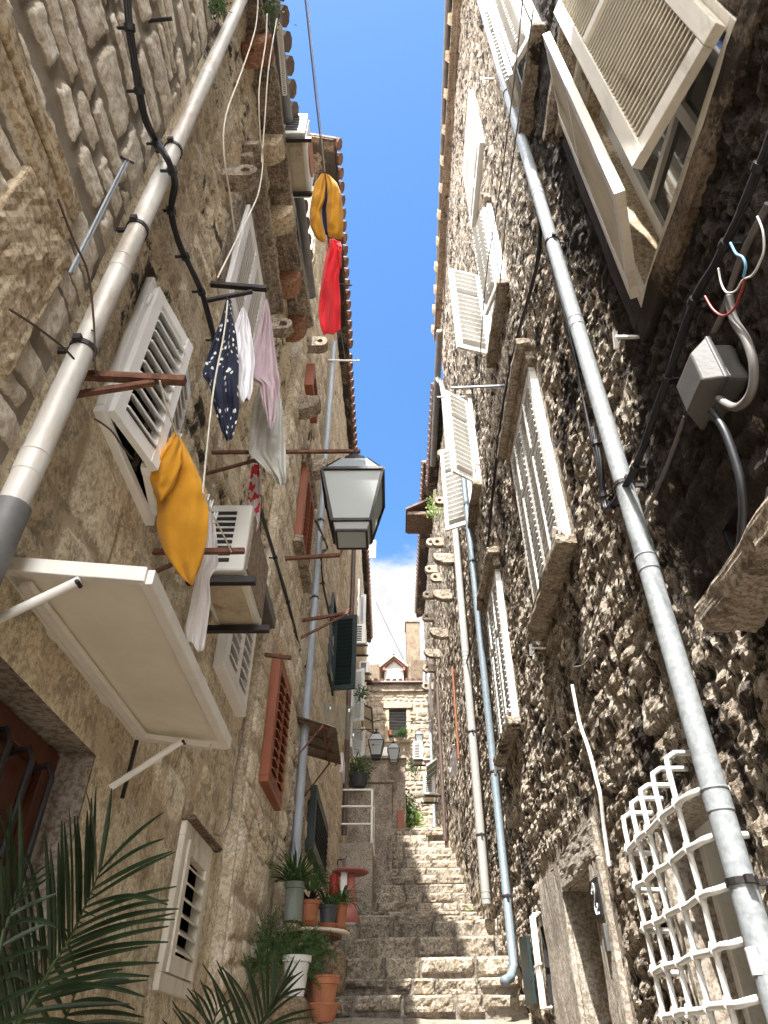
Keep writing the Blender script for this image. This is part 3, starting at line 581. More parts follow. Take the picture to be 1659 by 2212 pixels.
# big window W1 with two ajar shutters
y0,y1,z0,z1=W1
f=MB(); ring_frame(f,-1,1.2,y0,y1,z0,z1,.05,-.08,.03); bw=f.build('window',M['white_old'],HR,bevel=.005); bw['label']='large window high on the right with two cream shutters ajar, seen from below'
r=MB(); recess(r,-1,1.2,y0,y1,z0,z1,.24); r.build('recess',M['trim_pale'],bw)
r=MB(); ring_frame(r,-1,1.2,y0+.06,y1-.06,z0+.06,z1-.06,.06,-.22,-.17); wallbox(r,-1,1.2,-.22,-.17,(y0+y1)/2-.03,(y0+y1)/2+.03,z0+.06,z1-.06); wallbox(r,-1,1.2,-.215,-.175,y0+.06,y1-.06,z0+.75,z0+.80); r.build('sash',M['white'],bw,bevel=.004)
r=MB(); wallbox(r,-1,1.2,-.21,-.20,y0+.06,y1-.06,z0+.06,z1-.06); r.build('pane',M['pane'],bw)
for hx,hy,fx,fy,sg,lb in ((1.165,y0-.02,1.01,1.24,1,'weathered cream shutter, near leaf'),(1.165,y1+.01,.965,1.315,-1,'weathered cream shutter, far leaf')):
    h_=V((hx,hy,z0-.01)); u=V((fx-hx,fy-hy,0)); wd=u.length; u.normalize(); nn=V((-abs(u.y),0,0))+V((0,0,0)); nn=V((-u.y,u.x,0)) if sg>0 else V((u.y,-u.x,0))
    s=MB(); louvre(s,h_,u,nn,wd,1.98,th=.045,fr=.07,rail=(1.25,),pitch=.042,tilt=.8); q=s.build('shutter',M['white_old'],bw,bevel=.004); q['label']=lb
s=MB(); wallbox(s,-1,1.2,-.03,.13,y0-.3,y1+.22,z1+.16,z1+.24); wallbox(s,-1,1.2,-.03,.07,y0-.22,y1+.14,z1+.05,z1+.158); s.build('lintel',M['trim'],bw,bevel=.012)
s=MB(); wallbox(s,-1,1.2,-.03,.035,y0-.15,y1+.15,z0-.20,z0-.052); wallbox(s,-1,1.2,-.03,.03,y1+.052,y1+.18,z0-.05,z1+.05); wallbox(s,-1,1.2,-.03,.03,y0-.2,y0-.052,z0-.05,z1+.05); s.build('jamb',M['trim_dark'],bw,bevel=.012)
# catch bars seen on shutters
def catch(parent,y,z,Xw=1.2,side=-1):
    mb=MB(); mb.bar((Xw,y,z),(Xw+side*.10,y,z),.012,.012); mb.bar((Xw+side*.10,y-.02,z),(Xw+side*.10,y+.05,z-.03),.02,.01); return mb.build('shutter_catch',M['white_pvc'],parent)
w2=closed_window(HR,-1,1.2,3.58,4.68,2.66,4.45,'white','white',label='tall closed white window, middle of the lower row on the right',trim='trim',rail=(.62,),rod=True,proud=.02,trimout=.15,sillout=.14); catch(w2,3.6,2.78)
w3=closed_window(HR,-1,1.2,6.15,7.1,2.5,4.2,'white','white',label='tall closed white window, farthest of the lower row on the right',rail=(.62,),rod=True,proud=.02,trimout=.14,sillout=.13); catch(w3,6.16,2.6)
def open_window(y0,y1,z0,z1,leaves,label):
    f=MB(); ring_frame(f,-1,1.2,y0,y1,z0,z1,.04,-.05,.05); wq=f.build('window',M['white'],HR,bevel=.004); wq['label']=label
    r=MB(); wallbox(r,-1,1.2,-.04,.02,y0,y1,z0,z1); r.build('pane',M['pane'],wq)
    s=MB(); wallbox(s,-1,1.2,-.03,.12,y0-.1,y1+.1,z0-.13,z0-.05); s.build('sill',M['trim'],wq,bevel=.01)
    s=MB(); wallbox(s,-1,1.2,-.03,.08,y0-.1,y1+.1,z1+.042,z1+.14); s.build('lintel',M['trim'],wq,bevel=.01)
    for (hx,hy,fx,fy,sg) in leaves:
        u=V((fx-hx,fy-hy,0)); wd=u.length; u.normalize(); nn=V((u.y,-u.x,0))*sg
        s=MB(); louvre(s,(hx,hy,z0),u,nn,wd,z1-z0,th=.035,fr=.06,rail=((z1-z0)*.66,),pitch=.085,rod=True,tilt=.35*sg*(1 if hx-fx>.3 else 1)); s.build('shutter',M['white'],wq)
    return wq
a1=open_window(3.87,4.73,6.12,7.7,[(1.14,4.74,.76,4.63,1),(1.14,3.87,1.05,4.24,-1)],'upper white window with one shutter swung straight out, above the middle lower window')
a2=open_window(6.65,7.5,5.92,7.5,[(1.14,6.65,.82,6.43,1),(1.14,7.5,.80,7.68,1)],'upper white window with both shutters swung out, farther up the steps'); catch(a1,3.95,6.3); catch(a2,6.6,6.2)
q=open_window(1.72,2.3,6.1,8.1,[(1.14,2.3,1.0,1.98,1),(1.14,1.72,1.02,1.95,-1)],'white window cut by the top edge of the photo with shutters ajar')
closed_window(HR,-1,1.2,3.6,4.7,8.8,10.5,'white','white',label='highest closed white window under the right eave',sill=False,lintel=False,rod=False,rail=(.6,))
# door with stone surround
y0,y1,z0,z1=DR
b=MB(); wallbox(b,-1,1.2,-.05,.03,y1,6.1,-1.3,1.12); wallbox(b,-1,1.2,-.05,.03,4.25,y0,-1.3,z1); wallbox(b,-1,1.2,-.05,.032,4.25,y1+.001,z1,1.14)
dr=b.build('door_surround',M['trim_grey'],HR,bevel=.01); dr['label']='broad cut stone surround of the doorway'
r=MB(); recess(r,-1,1.2,y0,y1,z0,z1,.28); r.build('recess',M['trim_grey'],dr)
d=MB(); wallbox(d,-1,1.2,-.32,-.28,y0,y1,z0,z1); ring_frame(d,-1,1.2,y0+.07,y1-.07,z0+.1,z1-.12,.05,-.28,-.255); d.build('door',M['sage'],dr,bevel=.003)
g_=MB()
for i in range(4): g_.bar((1.40,y0+.14+.16*i,z0+.1),(1.40,y0+.14+.16*i,z1-.14),.014,.014)
for i in range(12): g_.bar((1.395,y0+.05,z1-.2-.13*i),(1.395,y1-.05,z1-.2-.13*i),.014,.014)
g_.build('door_grille',M['alu'],dr)
# grilled window, lower right
y0,y1,z0,z1=GW
f=MB(); ring_frame(f,-1,1.2,y0,y1,z0,z1,.06,-.06,.025); gw=f.build('window',M['trim_grey'],HR,bevel=.006); gw['label']='grilled window with grey green frame beside the thick downpipe'
r=MB(); recess(r,-1,1.2,y0,y1,z0,z1,.2); r.build('recess',M['concrete'],gw)
r=MB(); ring_frame(r,-1,1.2,y0+.05,y1-.05,z0+.05,z1-.05,.05,-.2,-.13); wallbox(r,-1,1.2,-.19,-.14,(y0+y1)/2-.03,(y0+y1)/2+.03,z0,z1); r.build('sash',M['alu'],gw,bevel=.004)
r=MB(); wallbox(r,-1,1.2,-.21,-.19,y0,y1,z0,z1); r.build('pane',M['sage'],gw)
# small lower window with green shutter and white bars
y0,y1,z0,z1=SW
r=MB(); recess(r,-1,1.2,y0,y1,z0,z1,.15); wallbox(r,-1,1.2,-.16,-.15,y0,y1,z0,z1); sw=r.build('window',M['darkvoid'],HR); sw['label']='small low window with a green shutter and white bars'
s=MB(); s.box(1.11,1.14,6.62,7.02,.37,.84); s.build('shutter',M['green'],sw,bevel=.004)
g_=MB()
for y in (6.24,6.32,6.40): g_.tube([(1.18,y,.94),(1.13,y,.94),(1.13,y,.33),(1.18,y,.33)],.011,6)
g_.bar((1.13,6.2,.60),(1.13,6.46,.60),.02,.012); g_.build('bar',M['alu'],sw)
# slatted vent
y0,y1,z0,z1=VR
r=MB(); recess(r,-1,1.2,y0,y1,z0,z1,.1); wallbox(r,-1,1.2,-.11,-.1,y0,y1,z0,z1); vr=r.build('vent',M['darkvoid'],HR); s=MB()
for i in range(4): wallbox(s,-1,1.2,-.05,-.035,y0+.02+.05*i,y0+.045+.05*i,z0,z1)
s.build('vent_slat',M['dkwood'],vr)
# other right houses
HS=thing('set_back_house',(1.2,11.3,0),'second house on the right, with a lower grey gutter','house')
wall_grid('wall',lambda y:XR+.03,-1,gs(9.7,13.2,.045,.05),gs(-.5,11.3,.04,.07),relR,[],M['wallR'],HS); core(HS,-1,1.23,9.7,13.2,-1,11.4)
mb=MB(); e0=P(950,715,Z=11.6); e1=P(935,1005,Z=11.3); mb.tube([e0,e1],.07,10); mb.build('gutter',M['gutter_grey'],HS,smooth=True); roof(HS,-1,.99,5,9.72,13.2,11.5,1.6,'tile_dark',.2)
HT=thing('upper_rubble_house',(1.2,17,2),'row of far houses on the right with many pierced ring stones','house')
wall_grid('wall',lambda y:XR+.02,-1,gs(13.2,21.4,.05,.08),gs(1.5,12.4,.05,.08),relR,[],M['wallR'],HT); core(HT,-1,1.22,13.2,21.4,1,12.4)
roof(HT,-1,.93,5,13.3,21.4,12.55,1.5,'tile_dark',.22)
mb=MB(); mb.box(.5,1.3,14.7,15.6,11.9,12.0); mb.ext([(.45,14.6,12.0),(1.4,14.6,12.5),(1.4,14.6,12.56),(.45,14.6,12.06)],(0,1.1,0)); mb.build('awning_roof',M['tile_dark'],HT)
# ------------------------------------------------------------ END HOUSE across the top
YE=21.5
HN=thing('end_house',(.3,YE,4),'pale rubble house closing the top of the steps, with a dormer and grilled window','house')
def end_grid():
    xs=np.arange(-2.5,3,.035); zs=np.arange(3.5,9.98,.035); X,Z=np.meshgrid(xs,zs,indexing='ij'); b,m_,c=courses(X,Z,.19,.24,60,gap=.025,soft=.05,wob=.3)
    d=.03*b+.06*(fbm(X*5,Z*5,4)-.5); hole=[(-.07,.50,8.13,9.12)]
    nx,nz=X.shape; off=wloc(HN); v=np.stack([X-off.x,YE-d-off.y,Z-off.z],-1).reshape(-1,3); i,j=np.meshgrid(np.arange(nx-1),np.arange(nz-1),indexing='ij'); xc=xs[:-1][:,None]+.017;zc=zs[:-1][None]+.017
    k=np.ones(i.shape,bool)
    for a,b2,c2,d2 in hole: k&=~((xc>a)&(xc<b2)&(zc>c2)&(zc<d2))
    i=i[k];j=j[k]; q=np.stack([i*nz+j,(i+1)*nz+j,(i+1)*nz+j+1,i*nz+j+1],-1); me=bpy.data.meshes.new('wall'); me.from_pydata(v.tolist(),[],q.tolist())
    for nm,a in (('mortar',m_),('cell',c)): me.attributes.new(nm,'FLOAT','POINT').data.foreach_set('value',np.ascontiguousarray(a.reshape(-1),dtype=np.float32))
    me.materials.append(M['wallEnd']); o=bpy.data.objects.new('wall',me); scene.collection.objects.link(o); o.parent=HN
end_grid()
mb=MB(); mb.box(-2.5,3,YE+.3,YE+4,3.5,9.95); mb.build('rear_wall',M['concrete'],HN)
mb=MB(); mb.box(-.6,1.2,YE-.08,YE+.1,9.72,9.97); mb.build('cornice',M['trim'],HN)
mb=MB(); mb.tube([(-.62,YE-.14,10.0),(1.2,YE-.14,10.0)],.05,8); mb.build('gutter',M['brownpipe'],HN,smooth=True)
mb=MB(); mb.ext([(-2.5,YE-.1,10.02),(-2.5,YE+4,11.2),(-2.5,YE+4,11.26),(-2.5,YE-.1,10.08)],(5.5,0,0))
for i in range(26): x=-2.4+.21*i; mb.tube([(x,YE-.16+.5*j,10.07+.143*j) for j in range(8)],.075,8)
mb.build('roof',M['tile'],HN)
mb=MB(); ring=[(-.07,.50,8.13,9.12)]
for a,b_,c,d in ring:
    mb.box(a-.13,a,YE-.06,YE+.1,c-.12,d); mb.box(b_,b_+.13,YE-.06,YE+.1,c-.12,d); mb.box(a-.13,b_+.13,YE-.06,YE+.1,c-.14,c); mb.box(a-.20,b_+.2,YE-.10,YE+.1,d,d+.2)
ew=mb.build('window',M['trim_pale'],HN,bevel=.01); mb=MB(); mb.box(-.07,.50,YE+.2,YE+.22,8.13,9.12); mb.box(-.075,-.07,YE,YE+.2,8.13,9.12); mb.box(.5,.505,YE,YE+.2,8.13,9.12); mb.build('pane',M['darkvoid'],ew)
mb=MB()
for i in range(8): mb.bar((-.07+.57*(i+.5)/8,YE-.03,8.13),(-.07+.57*(i+.5)/8,YE-.03,9.12),.014,.014)
for i in range(10): mb.bar((-.07,YE-.035,8.13+.099*(i+.5)),(.5,YE-.035,8.13+.099*(i+.5)),.014,.014)
mb.build('grille',M['iron'],ew)
# dormer
dm=MB(); x0,x1=-.22,.44; YD=YE+.35
dm.box(x0,x1,YD,YD+1.6,10.1,10.75); dm.ext([(x0,YD,10.75),(x1,YD,10.75),((x0+x1)/2,YD,11.08)],(0,1.6,0)); dd=dm.build('dormer',M['lime'],HN)
xm=(x0+x1)/2
dm=MB()
for s_ in(-1,1): dm.bar((xm-.02*s_,YD+.55,11.20),(xm+s_*.50,YD+.55,10.74),1.5,.055)
dm.build('roof',M['lime'],dd)
dm=MB()
for s_ in(-1,1): dm.bar((xm,YD-.06,11.10),(xm+s_*.40,YD-.06,10.745),.08,.06); dm.box(xm+s_*.35-.035,xm+s_*.35+.035,YD-.15,YD,10.62,10.72)
dm.build('bargeboard',M['brown'],dd)
dm=MB(); louvre(dm,(xm-.24,YD,10.15),(1,0,0),(0,-1,0),.235,.5,pitch=.06); louvre(dm,(xm+.005,YD,10.15),(1,0,0),(0,-1,0),.235,.5,pitch=.06); dm.box(xm-.29,xm+.29,YD-.03,YD,10.66,10.72); dm.build('shutter',M['white_pvc'],dd)
# chimney stack behind and other roof walls
a=P(877,1345,Y=24); b_=P(905,1345,Y=24)
CH=MB(); CH.box(a.x,b_.x,24,24.8,8,a.z); CH.box(a.x-.04,b_.x+.03,23.96,24.84,a.z,a.z+.06); c=CH.build('chimney',M['chimney'],HN,bevel=.02); c['label']='tall leaning stone stack behind the dormer'
mb=MB(); a=P(806,1430,Y=23); mb.box(-3,.2,23,23.4,8,a.z-.1); mb.box(.75,2.4,22.6,23,8,P(905,1425,Y=22.6).z); mb.build('gable',M['chimney'],HN)
# ============================================================ THINGS
def pipe(name,pts,r,mat,label,clamps=(),joints=(),parent=None,group='downpipes on the house walls',side=1,cat='downpipe'):
    t=thing(name,pts[-1],label,cat,group); mb=MB(); mb.tube(pts,r,16); mb.build('tube',M[mat],t,smooth=True)
    for z in joints:
        x,y=pipe_at(pts,z); mb=MB(); mb.tube([(x,y,z-.035),(x,y,z+.035)],r*1.05,16); mb.tube([(x,y,z+.035),(x,y,z+.042)],r*1.10,16); mb.build('collar',M[mat],t,smooth=True)
    for z in clamps:
        x,y=pipe_at(pts,z); mb=MB(); mb.tube([(x,y,z-.01),(x,y,z+.01)],r*1.13,16); mb.bar((x,y,z),(x-side*.13,y,z),.012,.02); mb.box(x-side*.0-.012,x+.012,y-r*1.5,y-r*1.05,z-.012,z+.012); mb.build('clamp',M['iron'],t)
    return t
def pipe_at(pts,z):
    for a,b in zip(pts,pts[1:]):
        if min(a[2],b[2])<=z<=max(a[2],b[2]):
            k=(z-a[2])/(b[2]-a[2]+1e-9); return a[0]+(b[0]-a[0])*k,a[1]+(b[1]-a[1])*k
    return pts[0][0],pts[0][1]
zp=lambda px,py,X: P(px,py,X=X).z
pipe('downpipe',[(-.97,1.34,5.72),(-.97,1.33,1.05)],.038,'galv_old','old zinc downpipe crossing the left wall diagonally from the ledge',clamps=[zp(290,475,-.97),zp(165,725,-.97),zp(372,318,-.97)],joints=[zp(450,180,-.97),zp(345,355,-.97),zp(250,545,-.97),zp(62,1000,-.97)])
pipe('downpipe',[(-.97,1.33,1.11),(-.97,1.33,-1.5)],.048,'gutter_grey','short thicker grey sleeve below the old zinc downpipe, left edge')
p0=P(722,738,X=-.84); pipe('downpipe',[(-.84,p0.y+.1,p0.z+.1),(-.84,p0.y,p0.z-.1),(-.84,p0.y,P(655,1830,X=-.84).z-.4)],.04,'greypipe','slim blue grey downpipe on the left wall behind the hanging lantern',clamps=[zp(700,1180,-.84),zp(690,1350,-.84)],joints=[zp(693,1310,-.84),zp(680,1540,-.84)])
p0=P(765,1178,X=-.76); pipe('downpipe',[(-.76,p0.y,p0.z+1.5),(-.76,p0.y,P(748,1825,X=-.76).z)],.045,'brownpipe','dark brown downpipe on the left wall behind the white railing',clamps=[zp(757,1440,-.76)])
pipe('downpipe',[(1.13,2.40,13.0),(1.12,2.41,9.0),(1.11,2.43,-1.2)],.044,'galv','thick galvanised downpipe running the height of the right wall, nearest',clamps=[zp(1195,520,1.12),zp(1100,190,1.12),zp(1352,1048,1.12),zp(1590,1915,1.12)],joints=[zp(1165,410,1.12),zp(1250,690,1.12),zp(1395,1235,1.12),zp(1545,1740,1.12)],side=-1)
mb=MB(); q=P(1630,2085,X=1.12); mb.tube([(1.11,2.43,q.z-.035),(1.11,2.43,q.z+.035)],.0455,16); tag(mb.build('tape',M['cloth_white'],smooth=True),'strip of pale tape wrapped low on the thick galvanised downpipe','tape')
zb=P(1056,1945,X=1.1); pipe('downpipe',[(1.04,9.6,11.6),(1.10,9.2,10.9),(1.10,9.05,10.4),(1.10,9.05,zb.z)],.055,'pvc','off white plastic downpipe ending above the steps, right wall',clamps=[zp(1025,1560,1.1),zp(1040,1800,1.1)],joints=[zp(1012,1380,1.1),zp(1006,1440,1.1),zp(1055,1925,1.1)],side=-1)
zb=P(1115,2110,X=1.1); pipe('downpipe',[(1.1,7.5,7.4),(1.11,7.48,3),(1.11,7.47,zb.z+.10),(1.06,7.40,zb.z+.0),(.98,7.25,zb.z-.04)],.042,'galv_blue','blue grey metal downpipe with an elbow outlet at its foot, right wall',clamps=[zp(1027,1165,1.1),zp(1085,1610,1.1),zp(1103,1920,1.1)],joints=[zp(1025,1300,1.1)],side=-1)
for (a,b,r,mt,lb) in (((938,1480),(970,1815),.04,'brownpipe','thin brown downpipe far up the right wall'),((922,1560),(949,1818),.04,'greypipe','thin grey downpipe farthest up the right wall'),((978,1440),(990,1640),.022,'orange','rusty orange pipe on the right wall beside the laundry')):
    A=P(*a,X=1.1);B=P(*b,X=1.1); y=(A.y+B.y)/2; pipe('downpipe',[(1.1,y,P(*a,Y=y).z),(1.1,y,P(*b,Y=y).z)],r,mt,lb,side=-1)
# cables -----------------------------------------------------------
def cable(name,pts,r,mat,label,strands=1,cat='cable',ties=True,group=None):
    if strands==1:
        mb=MB(); mb.tube(smooth_pts(pts),r,8); return tag(mb.build(name,M[mat],smooth=True),label,cat,group)
    t=thing(name,pts[0],label,cat,group); sp=smooth_pts(pts)
    for k in range(strands):
        ph=2*math.pi*k/strands; mb=MB(); q=[]
        for i,p in enumerate(sp):
            a=ph+i*.22; q.append(p+V((math.cos(a)*r*.9,math.sin(a)*r*.9,math.cos(a*1.3)*r*.3)))
        mb.tube(q,r,7); mb.build('strand',M[mat],t,smooth=True)
    if ties:
        for i in range(6,len(sp)-3,9):
            mb=MB(); d=(sp[i+1]-sp[i-1]).normalized()*.012; mb.tube([sp[i]-d,sp[i]+d],r*2.6,8); mb.bar(sp[i],sp[i]+V((-.05 if sp[i].x<0 else .05,0,0)),.01,.01); mb.build('tie',M['black'],t)
    return t
def smooth_pts(pts,n=6):
    pts=[V(p) for p in pts]
    if len(pts)<3: return [pts[0].lerp(pts[1],i/8) for i in range(9)]
    out=[]
    for i in range(len(pts)-1):
        p0=pts[max(i-1,0)];p1=pts[i];p2=pts[i+1];p3=pts[min(i+2,len(pts)-1)]
        for k in range(n):
            t=k/n; out.append(.5*((2*p1)+(p2-p0)*t+(2*p0-5*p1+4*p2-p3)*t*t+(3*p1-p0-3*p2+p3)*t**3))
    out.append(pts[-1]); return out
PL=lambda l,X: [P(*q,X=(X if len(q)==2 else q[2])) if len(q)==2 else P(q[0],q[1],X=q[2]) for q in l]
cable('cable_bundle',PL([(272,-40),(280,60),(292,140),(312,250),(340,310),(362,345,-.90),(378,395,-.92),(370,455),(385,520),(415,585),(435,630),(455,700),(470,760)],-.985),.0085,'black','thick black cable bundle winding down the left wall and over the zinc downpipe',4)
cable('cable_bundle',PL([(545,1060),(565,1110),(585,1175),(603,1235),(622,1300),(642,1380),(655,1435),(660,1448)],-.93),.008,'black','black cable bundle on the left wall below the red and white cloth',4)
cable('cable_bundle',PL([(690,1125),(683,1200),(673,1330),(665,1420),(660,1440)],-.90),.009,'black','short straight black cable pair beside the slim grey downpipe',2)
cable('cable_bundle',PL([(684,1128),(700,1165),(707,1185),(694,1200),(698,1260),(710,1320),(718,1350)],-.80),.008,'black','black cable looping round the slim grey downpipe',2)
cable('cable_bundle',PL([(1675,270),(1640,360),(1590,480),(1545,570),(1500,650),(1462,760),(1420,880),(1372,1010),(1335,1075),(1312,1098),(1303,1070),(1296,1000),(1280,925)],1.10),.0085,'black','thick black cable bundle slanting across the dark right wall under the big window',4)
cable('cable',PL([(1168,470),(1162,560),(1140,650),(1120,720),(1100,810),(1085,890),(1074,980),(1062,1090),(1054,1180),(1042,1270),(1028,1300),(1018,1310)],1.14),.016,'black','single black cable running along the right wall over the window ledges')
cable('cable',PL([(1165,470),(1200,600),(1240,760),(1268,900),(1290,1000),(1302,1090)],1.17),.010,'black','thin black cable hidden behind the thick galvanised downpipe')
cable('cable',PL([(1018,1310),(1030,1325),(1022,1380),(1005,1440)],1.1),.012,'black','black cable loop beside the off white downpipe')
cable('conduit',PL([(1236,1480),(1252,1560),(1272,1620),(1290,1690),(1297,1720),(1305,1790),(1316,1870)],1.175),.011,'trim_pale','painted metal conduit running down to the doorway on the right','cable') if False else cable('conduit',PL([(1236,1480),(1252,1560),(1272,1620),(1290,1690),(1297,1720),(1305,1790),(1316,1870)],1.16),.011,'alu','painted metal conduit running down the right wall to the doorway',cat='conduit')
cable('cable',PL([(1325,1215),(1300,1290),(1270,1380),(1245,1430),(1238,1440),(1262,1435),(1290,1400)],1.16),.005,'greycable','thin grey wire ending in a loose loop on the right wall')
cable('cable',PL([(530,1540),(522,1600),(505,1680),(498,1760),(480,1802),(462,1800)],-1.0),.004,'greycable','thin dangling wire looping on the left wall above the vent')
cable('conduit',PL([(1480,900),(1440,1010),(1400,1100),(1372,1180)],1.17),.010,'greycable','thin grey conduit dropping from the junction box',cat='conduit')
cable('conduit',PL([(1660,440),(1600,560),(1560,680),(1530,745)],1.17),.012,'greycable','grey conduit entering the junction box from above',cat='conduit')
cable('hose',PL([(1538,888),(1565,930),(1590,1000),(1603,1060),(1604,1130),(1595,1200),(1572,1258)],1.09),.0135,'black','black ribbed hose hanging from the junction box',cat='cable')
cable('hose',PL([(1552,862),(1590,880),(1622,850),(1628,790),(1612,735),(1585,690),(1575,640)],1.10),.014,'greycable','dark grey hose curling beside the junction box',cat='cable')
cable('wire',PL([(1636,468),(1648,500),(1650,540),(1640,570),(1625,595),(1605,605),(1590,628),(1570,632),(1558,612),(1552,580)],1.08),.0035,'white_wire','loose white wire at the dark right edge',cat='wire')
cable('wire',PL([(1578,525),(1590,548),(1604,556),(1611,575),(1606,600)],1.08),.0045,'blue_wire','loose light blue wire at the dark right edge',cat='wire')
cable('wire',PL([(1523,640),(1540,668),(1562,682),(1585,668),(1600,635),(1610,600)],1.08),.004,'red_wire','loose red wire looping at the dark right edge',cat='wire')
# junction box
jb=thing('junction_box',(1.19,1.58,1.85),'dirty grey junction box with chamfered lid on the dark right wall','junction box')
c=P(1525,830,X=1.11); y,z=c.y,c.z
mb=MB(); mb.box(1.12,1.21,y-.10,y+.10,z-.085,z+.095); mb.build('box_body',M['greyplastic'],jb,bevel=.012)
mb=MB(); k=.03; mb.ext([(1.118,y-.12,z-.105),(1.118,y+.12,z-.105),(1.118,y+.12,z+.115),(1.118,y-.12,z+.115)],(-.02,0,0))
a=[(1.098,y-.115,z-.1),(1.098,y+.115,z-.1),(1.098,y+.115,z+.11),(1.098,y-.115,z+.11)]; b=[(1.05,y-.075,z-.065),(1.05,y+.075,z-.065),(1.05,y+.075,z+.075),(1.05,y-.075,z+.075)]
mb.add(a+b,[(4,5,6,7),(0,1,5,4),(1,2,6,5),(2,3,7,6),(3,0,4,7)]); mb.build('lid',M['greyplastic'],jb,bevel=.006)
# stone slab lower right edge
mb=MB(); e=P(1548,1350,X=1.06); mb.ext([(1.25,.8,e.z-.01),(1.03,.8,e.z),(1.02,.8,e.z+.09),(1.25,.8,e.z+.13)],(0,e.y-.76,0)); tag(mb.build('stone_slab',M['trim'],bevel=.015),'thick pale stone slab jutting from the right wall at the photo edge','slab')
# projecting grille of welded white bars
gr=thing('window_grille',(1.15,2.95,.5),'white painted basket grille of round bars over the lower right window','grille')
vy=[2.62,2.80,2.98,3.13,3.28]; vz=[.93,.93,.92,.91,.89]
for y,zt in zip(vy,vz):
    mb=MB(); pts=[(1.20,y,zt),(1.09,y,zt),(1.055,y,zt-.02),(1.05,y,zt-.06)]+[(1.05+.002*math.sin(i*3),y+.004*math.sin(i*2.1+y*9),zt-.06-.15*i) for i in range(1,9)]; mb.tube(pts,.011,8)
    for z in (.74,.59,.44,.29,.145,0.): mb.tube([(1.047,y-.006,z-.022),(1.047,y,z),(1.047,y+.006,z+.022)],[.012,.0205,.012],6)
    mb.build('bar',M['white'],gr,smooth=True)
for z in (.74,.59,.44,.29,.145,0.,-.15):
    mb=MB(); mb.tube([(1.20,2.47,z+.01),(1.09,2.47,z+.008),(1.055,2.50,z)]+[(1.045,2.55+.1*i,z+.004*math.sin(i*2+z*30)) for i in range(8)]+[(1.05,3.345,z),(1.2,3.36,z)],.012,8); mb.build('bar',M['white'],gr,smooth=True)
# sign
sg=thing('wall_sign',(1.165,4.4,.73),'small black plate with a white looped emblem beside the doorway','sign')
y0,y1,z0,z1=4.31,4.49,.63,.83; mb=MB(); mb.box(1.155,1.168,y0,y1,z0,z1); mb.build('plate',M['signblack'],sg,bevel=.002)
EM=[(.30,.66),(.26,.72),(.33,.77),(.42,.72),(.45,.83),(.56,.90),(.64,.82),(.64,.66),(.52,.52),(.40,.40),(.36,.28),(.42,.16),(.52,.12),(.56,.20),(.55,.26),(.64,.24),(.68,.30),(.66,.38)]
f=lambda u,v:(1.152,y1-(y1-y0)*u,z0+(z1-z0)*v); mb=MB(); mb.tube(smooth_pts([f(*q) for q in EM],4),.0028,6); mb.build('emblem',M['white_pvc'],sg,smooth=True)
for i in range(2):
    mb=MB(); mb.box(1.1525,1.155,f(.60+.09*i,0)[1]-.010,f(.60+.09*i,0)[1],z0+.022,z0+.034); mb.build('lettering',M['white_pvc'],sg)
mb=MB(); mb.box(1.150,1.17,4.31,4.36,.47,.60); tag(mb.build('door_bell',M['greyplastic'],bevel=.004),'small grey bell box just below the black sign','bell')
# ------------------------------------------------------------ left: iron brackets
def arm(px0,px1,Xw,w_,label,mat='rust',brace=None,hook=False,name='clothesline_bracket',cat='bracket',group='iron arms on the left wall'):
    a=P(*px0,X=Xw); b=P(*px1,Y=a.y); t=thing(name,a,label,cat,group)
    mb=MB(); mb.bar(a+V((-.04,0,0)),b,w_,w_); mb.build('arm',M[mat],t)
    if hook: mb=MB(); mb.bar(b,b+V((.01,0,.06)),w_*.7,w_*.7); mb.build('hook',M[mat],t)
    if brace: q=P(*brace[0],X=Xw); q.y=a.y; r=P(*brace[1],Y=a.y); mb=MB(); mb.bar(q,r,w_*.7,w_*.7); mb.build('brace',M[mat],t)
    return a,b,t
A1,B1,_=arm((158,808),(400,822),-1.04,.026,'rusty iron arm crossing the half open white shutters',brace=((142,868),(335,826)))
A2,B2,_=arm((452,612),(577,624),-1.04,.028,'black iron arm holding the upper row of laundry','iron',brace=((442,655),(545,630)))
arm((342,1192),(528,1190),-1.02,.022,'rusty iron arm in front of the rusting air conditioner',brace=((338,1252),(430,1195)))
arm((618,1207),(735,1199),-.95,.03,'rusty hooked iron arm crossing the slim grey downpipe, upper of two',hook=True)
arm((650,1342),(750,1325),-.93,.03,'rusty hooked iron arm above the dark green shutter, lower of two',hook=True,brace=((660,1440),(742,1330)))
arm((560,1412),(628,1421),-1.0,.026,'short rusty bar sticking out above the lower brown window')
arm((325,46),(372,40),-1.04,.014,'short black spike near the top of the pale stone wall','iron')
A5,B5,_=arm((690,857),(777,780),-.9,.02,'white metal arm high beside the sky, left side','whitestrut') if False else arm((715,778),(777,779),-.86,.02,'thin white arm under the left tiled eave','whitestrut')
arm((720,612),(760,616),-.86,.02,'thin dark arm beside the red cloth','iron')
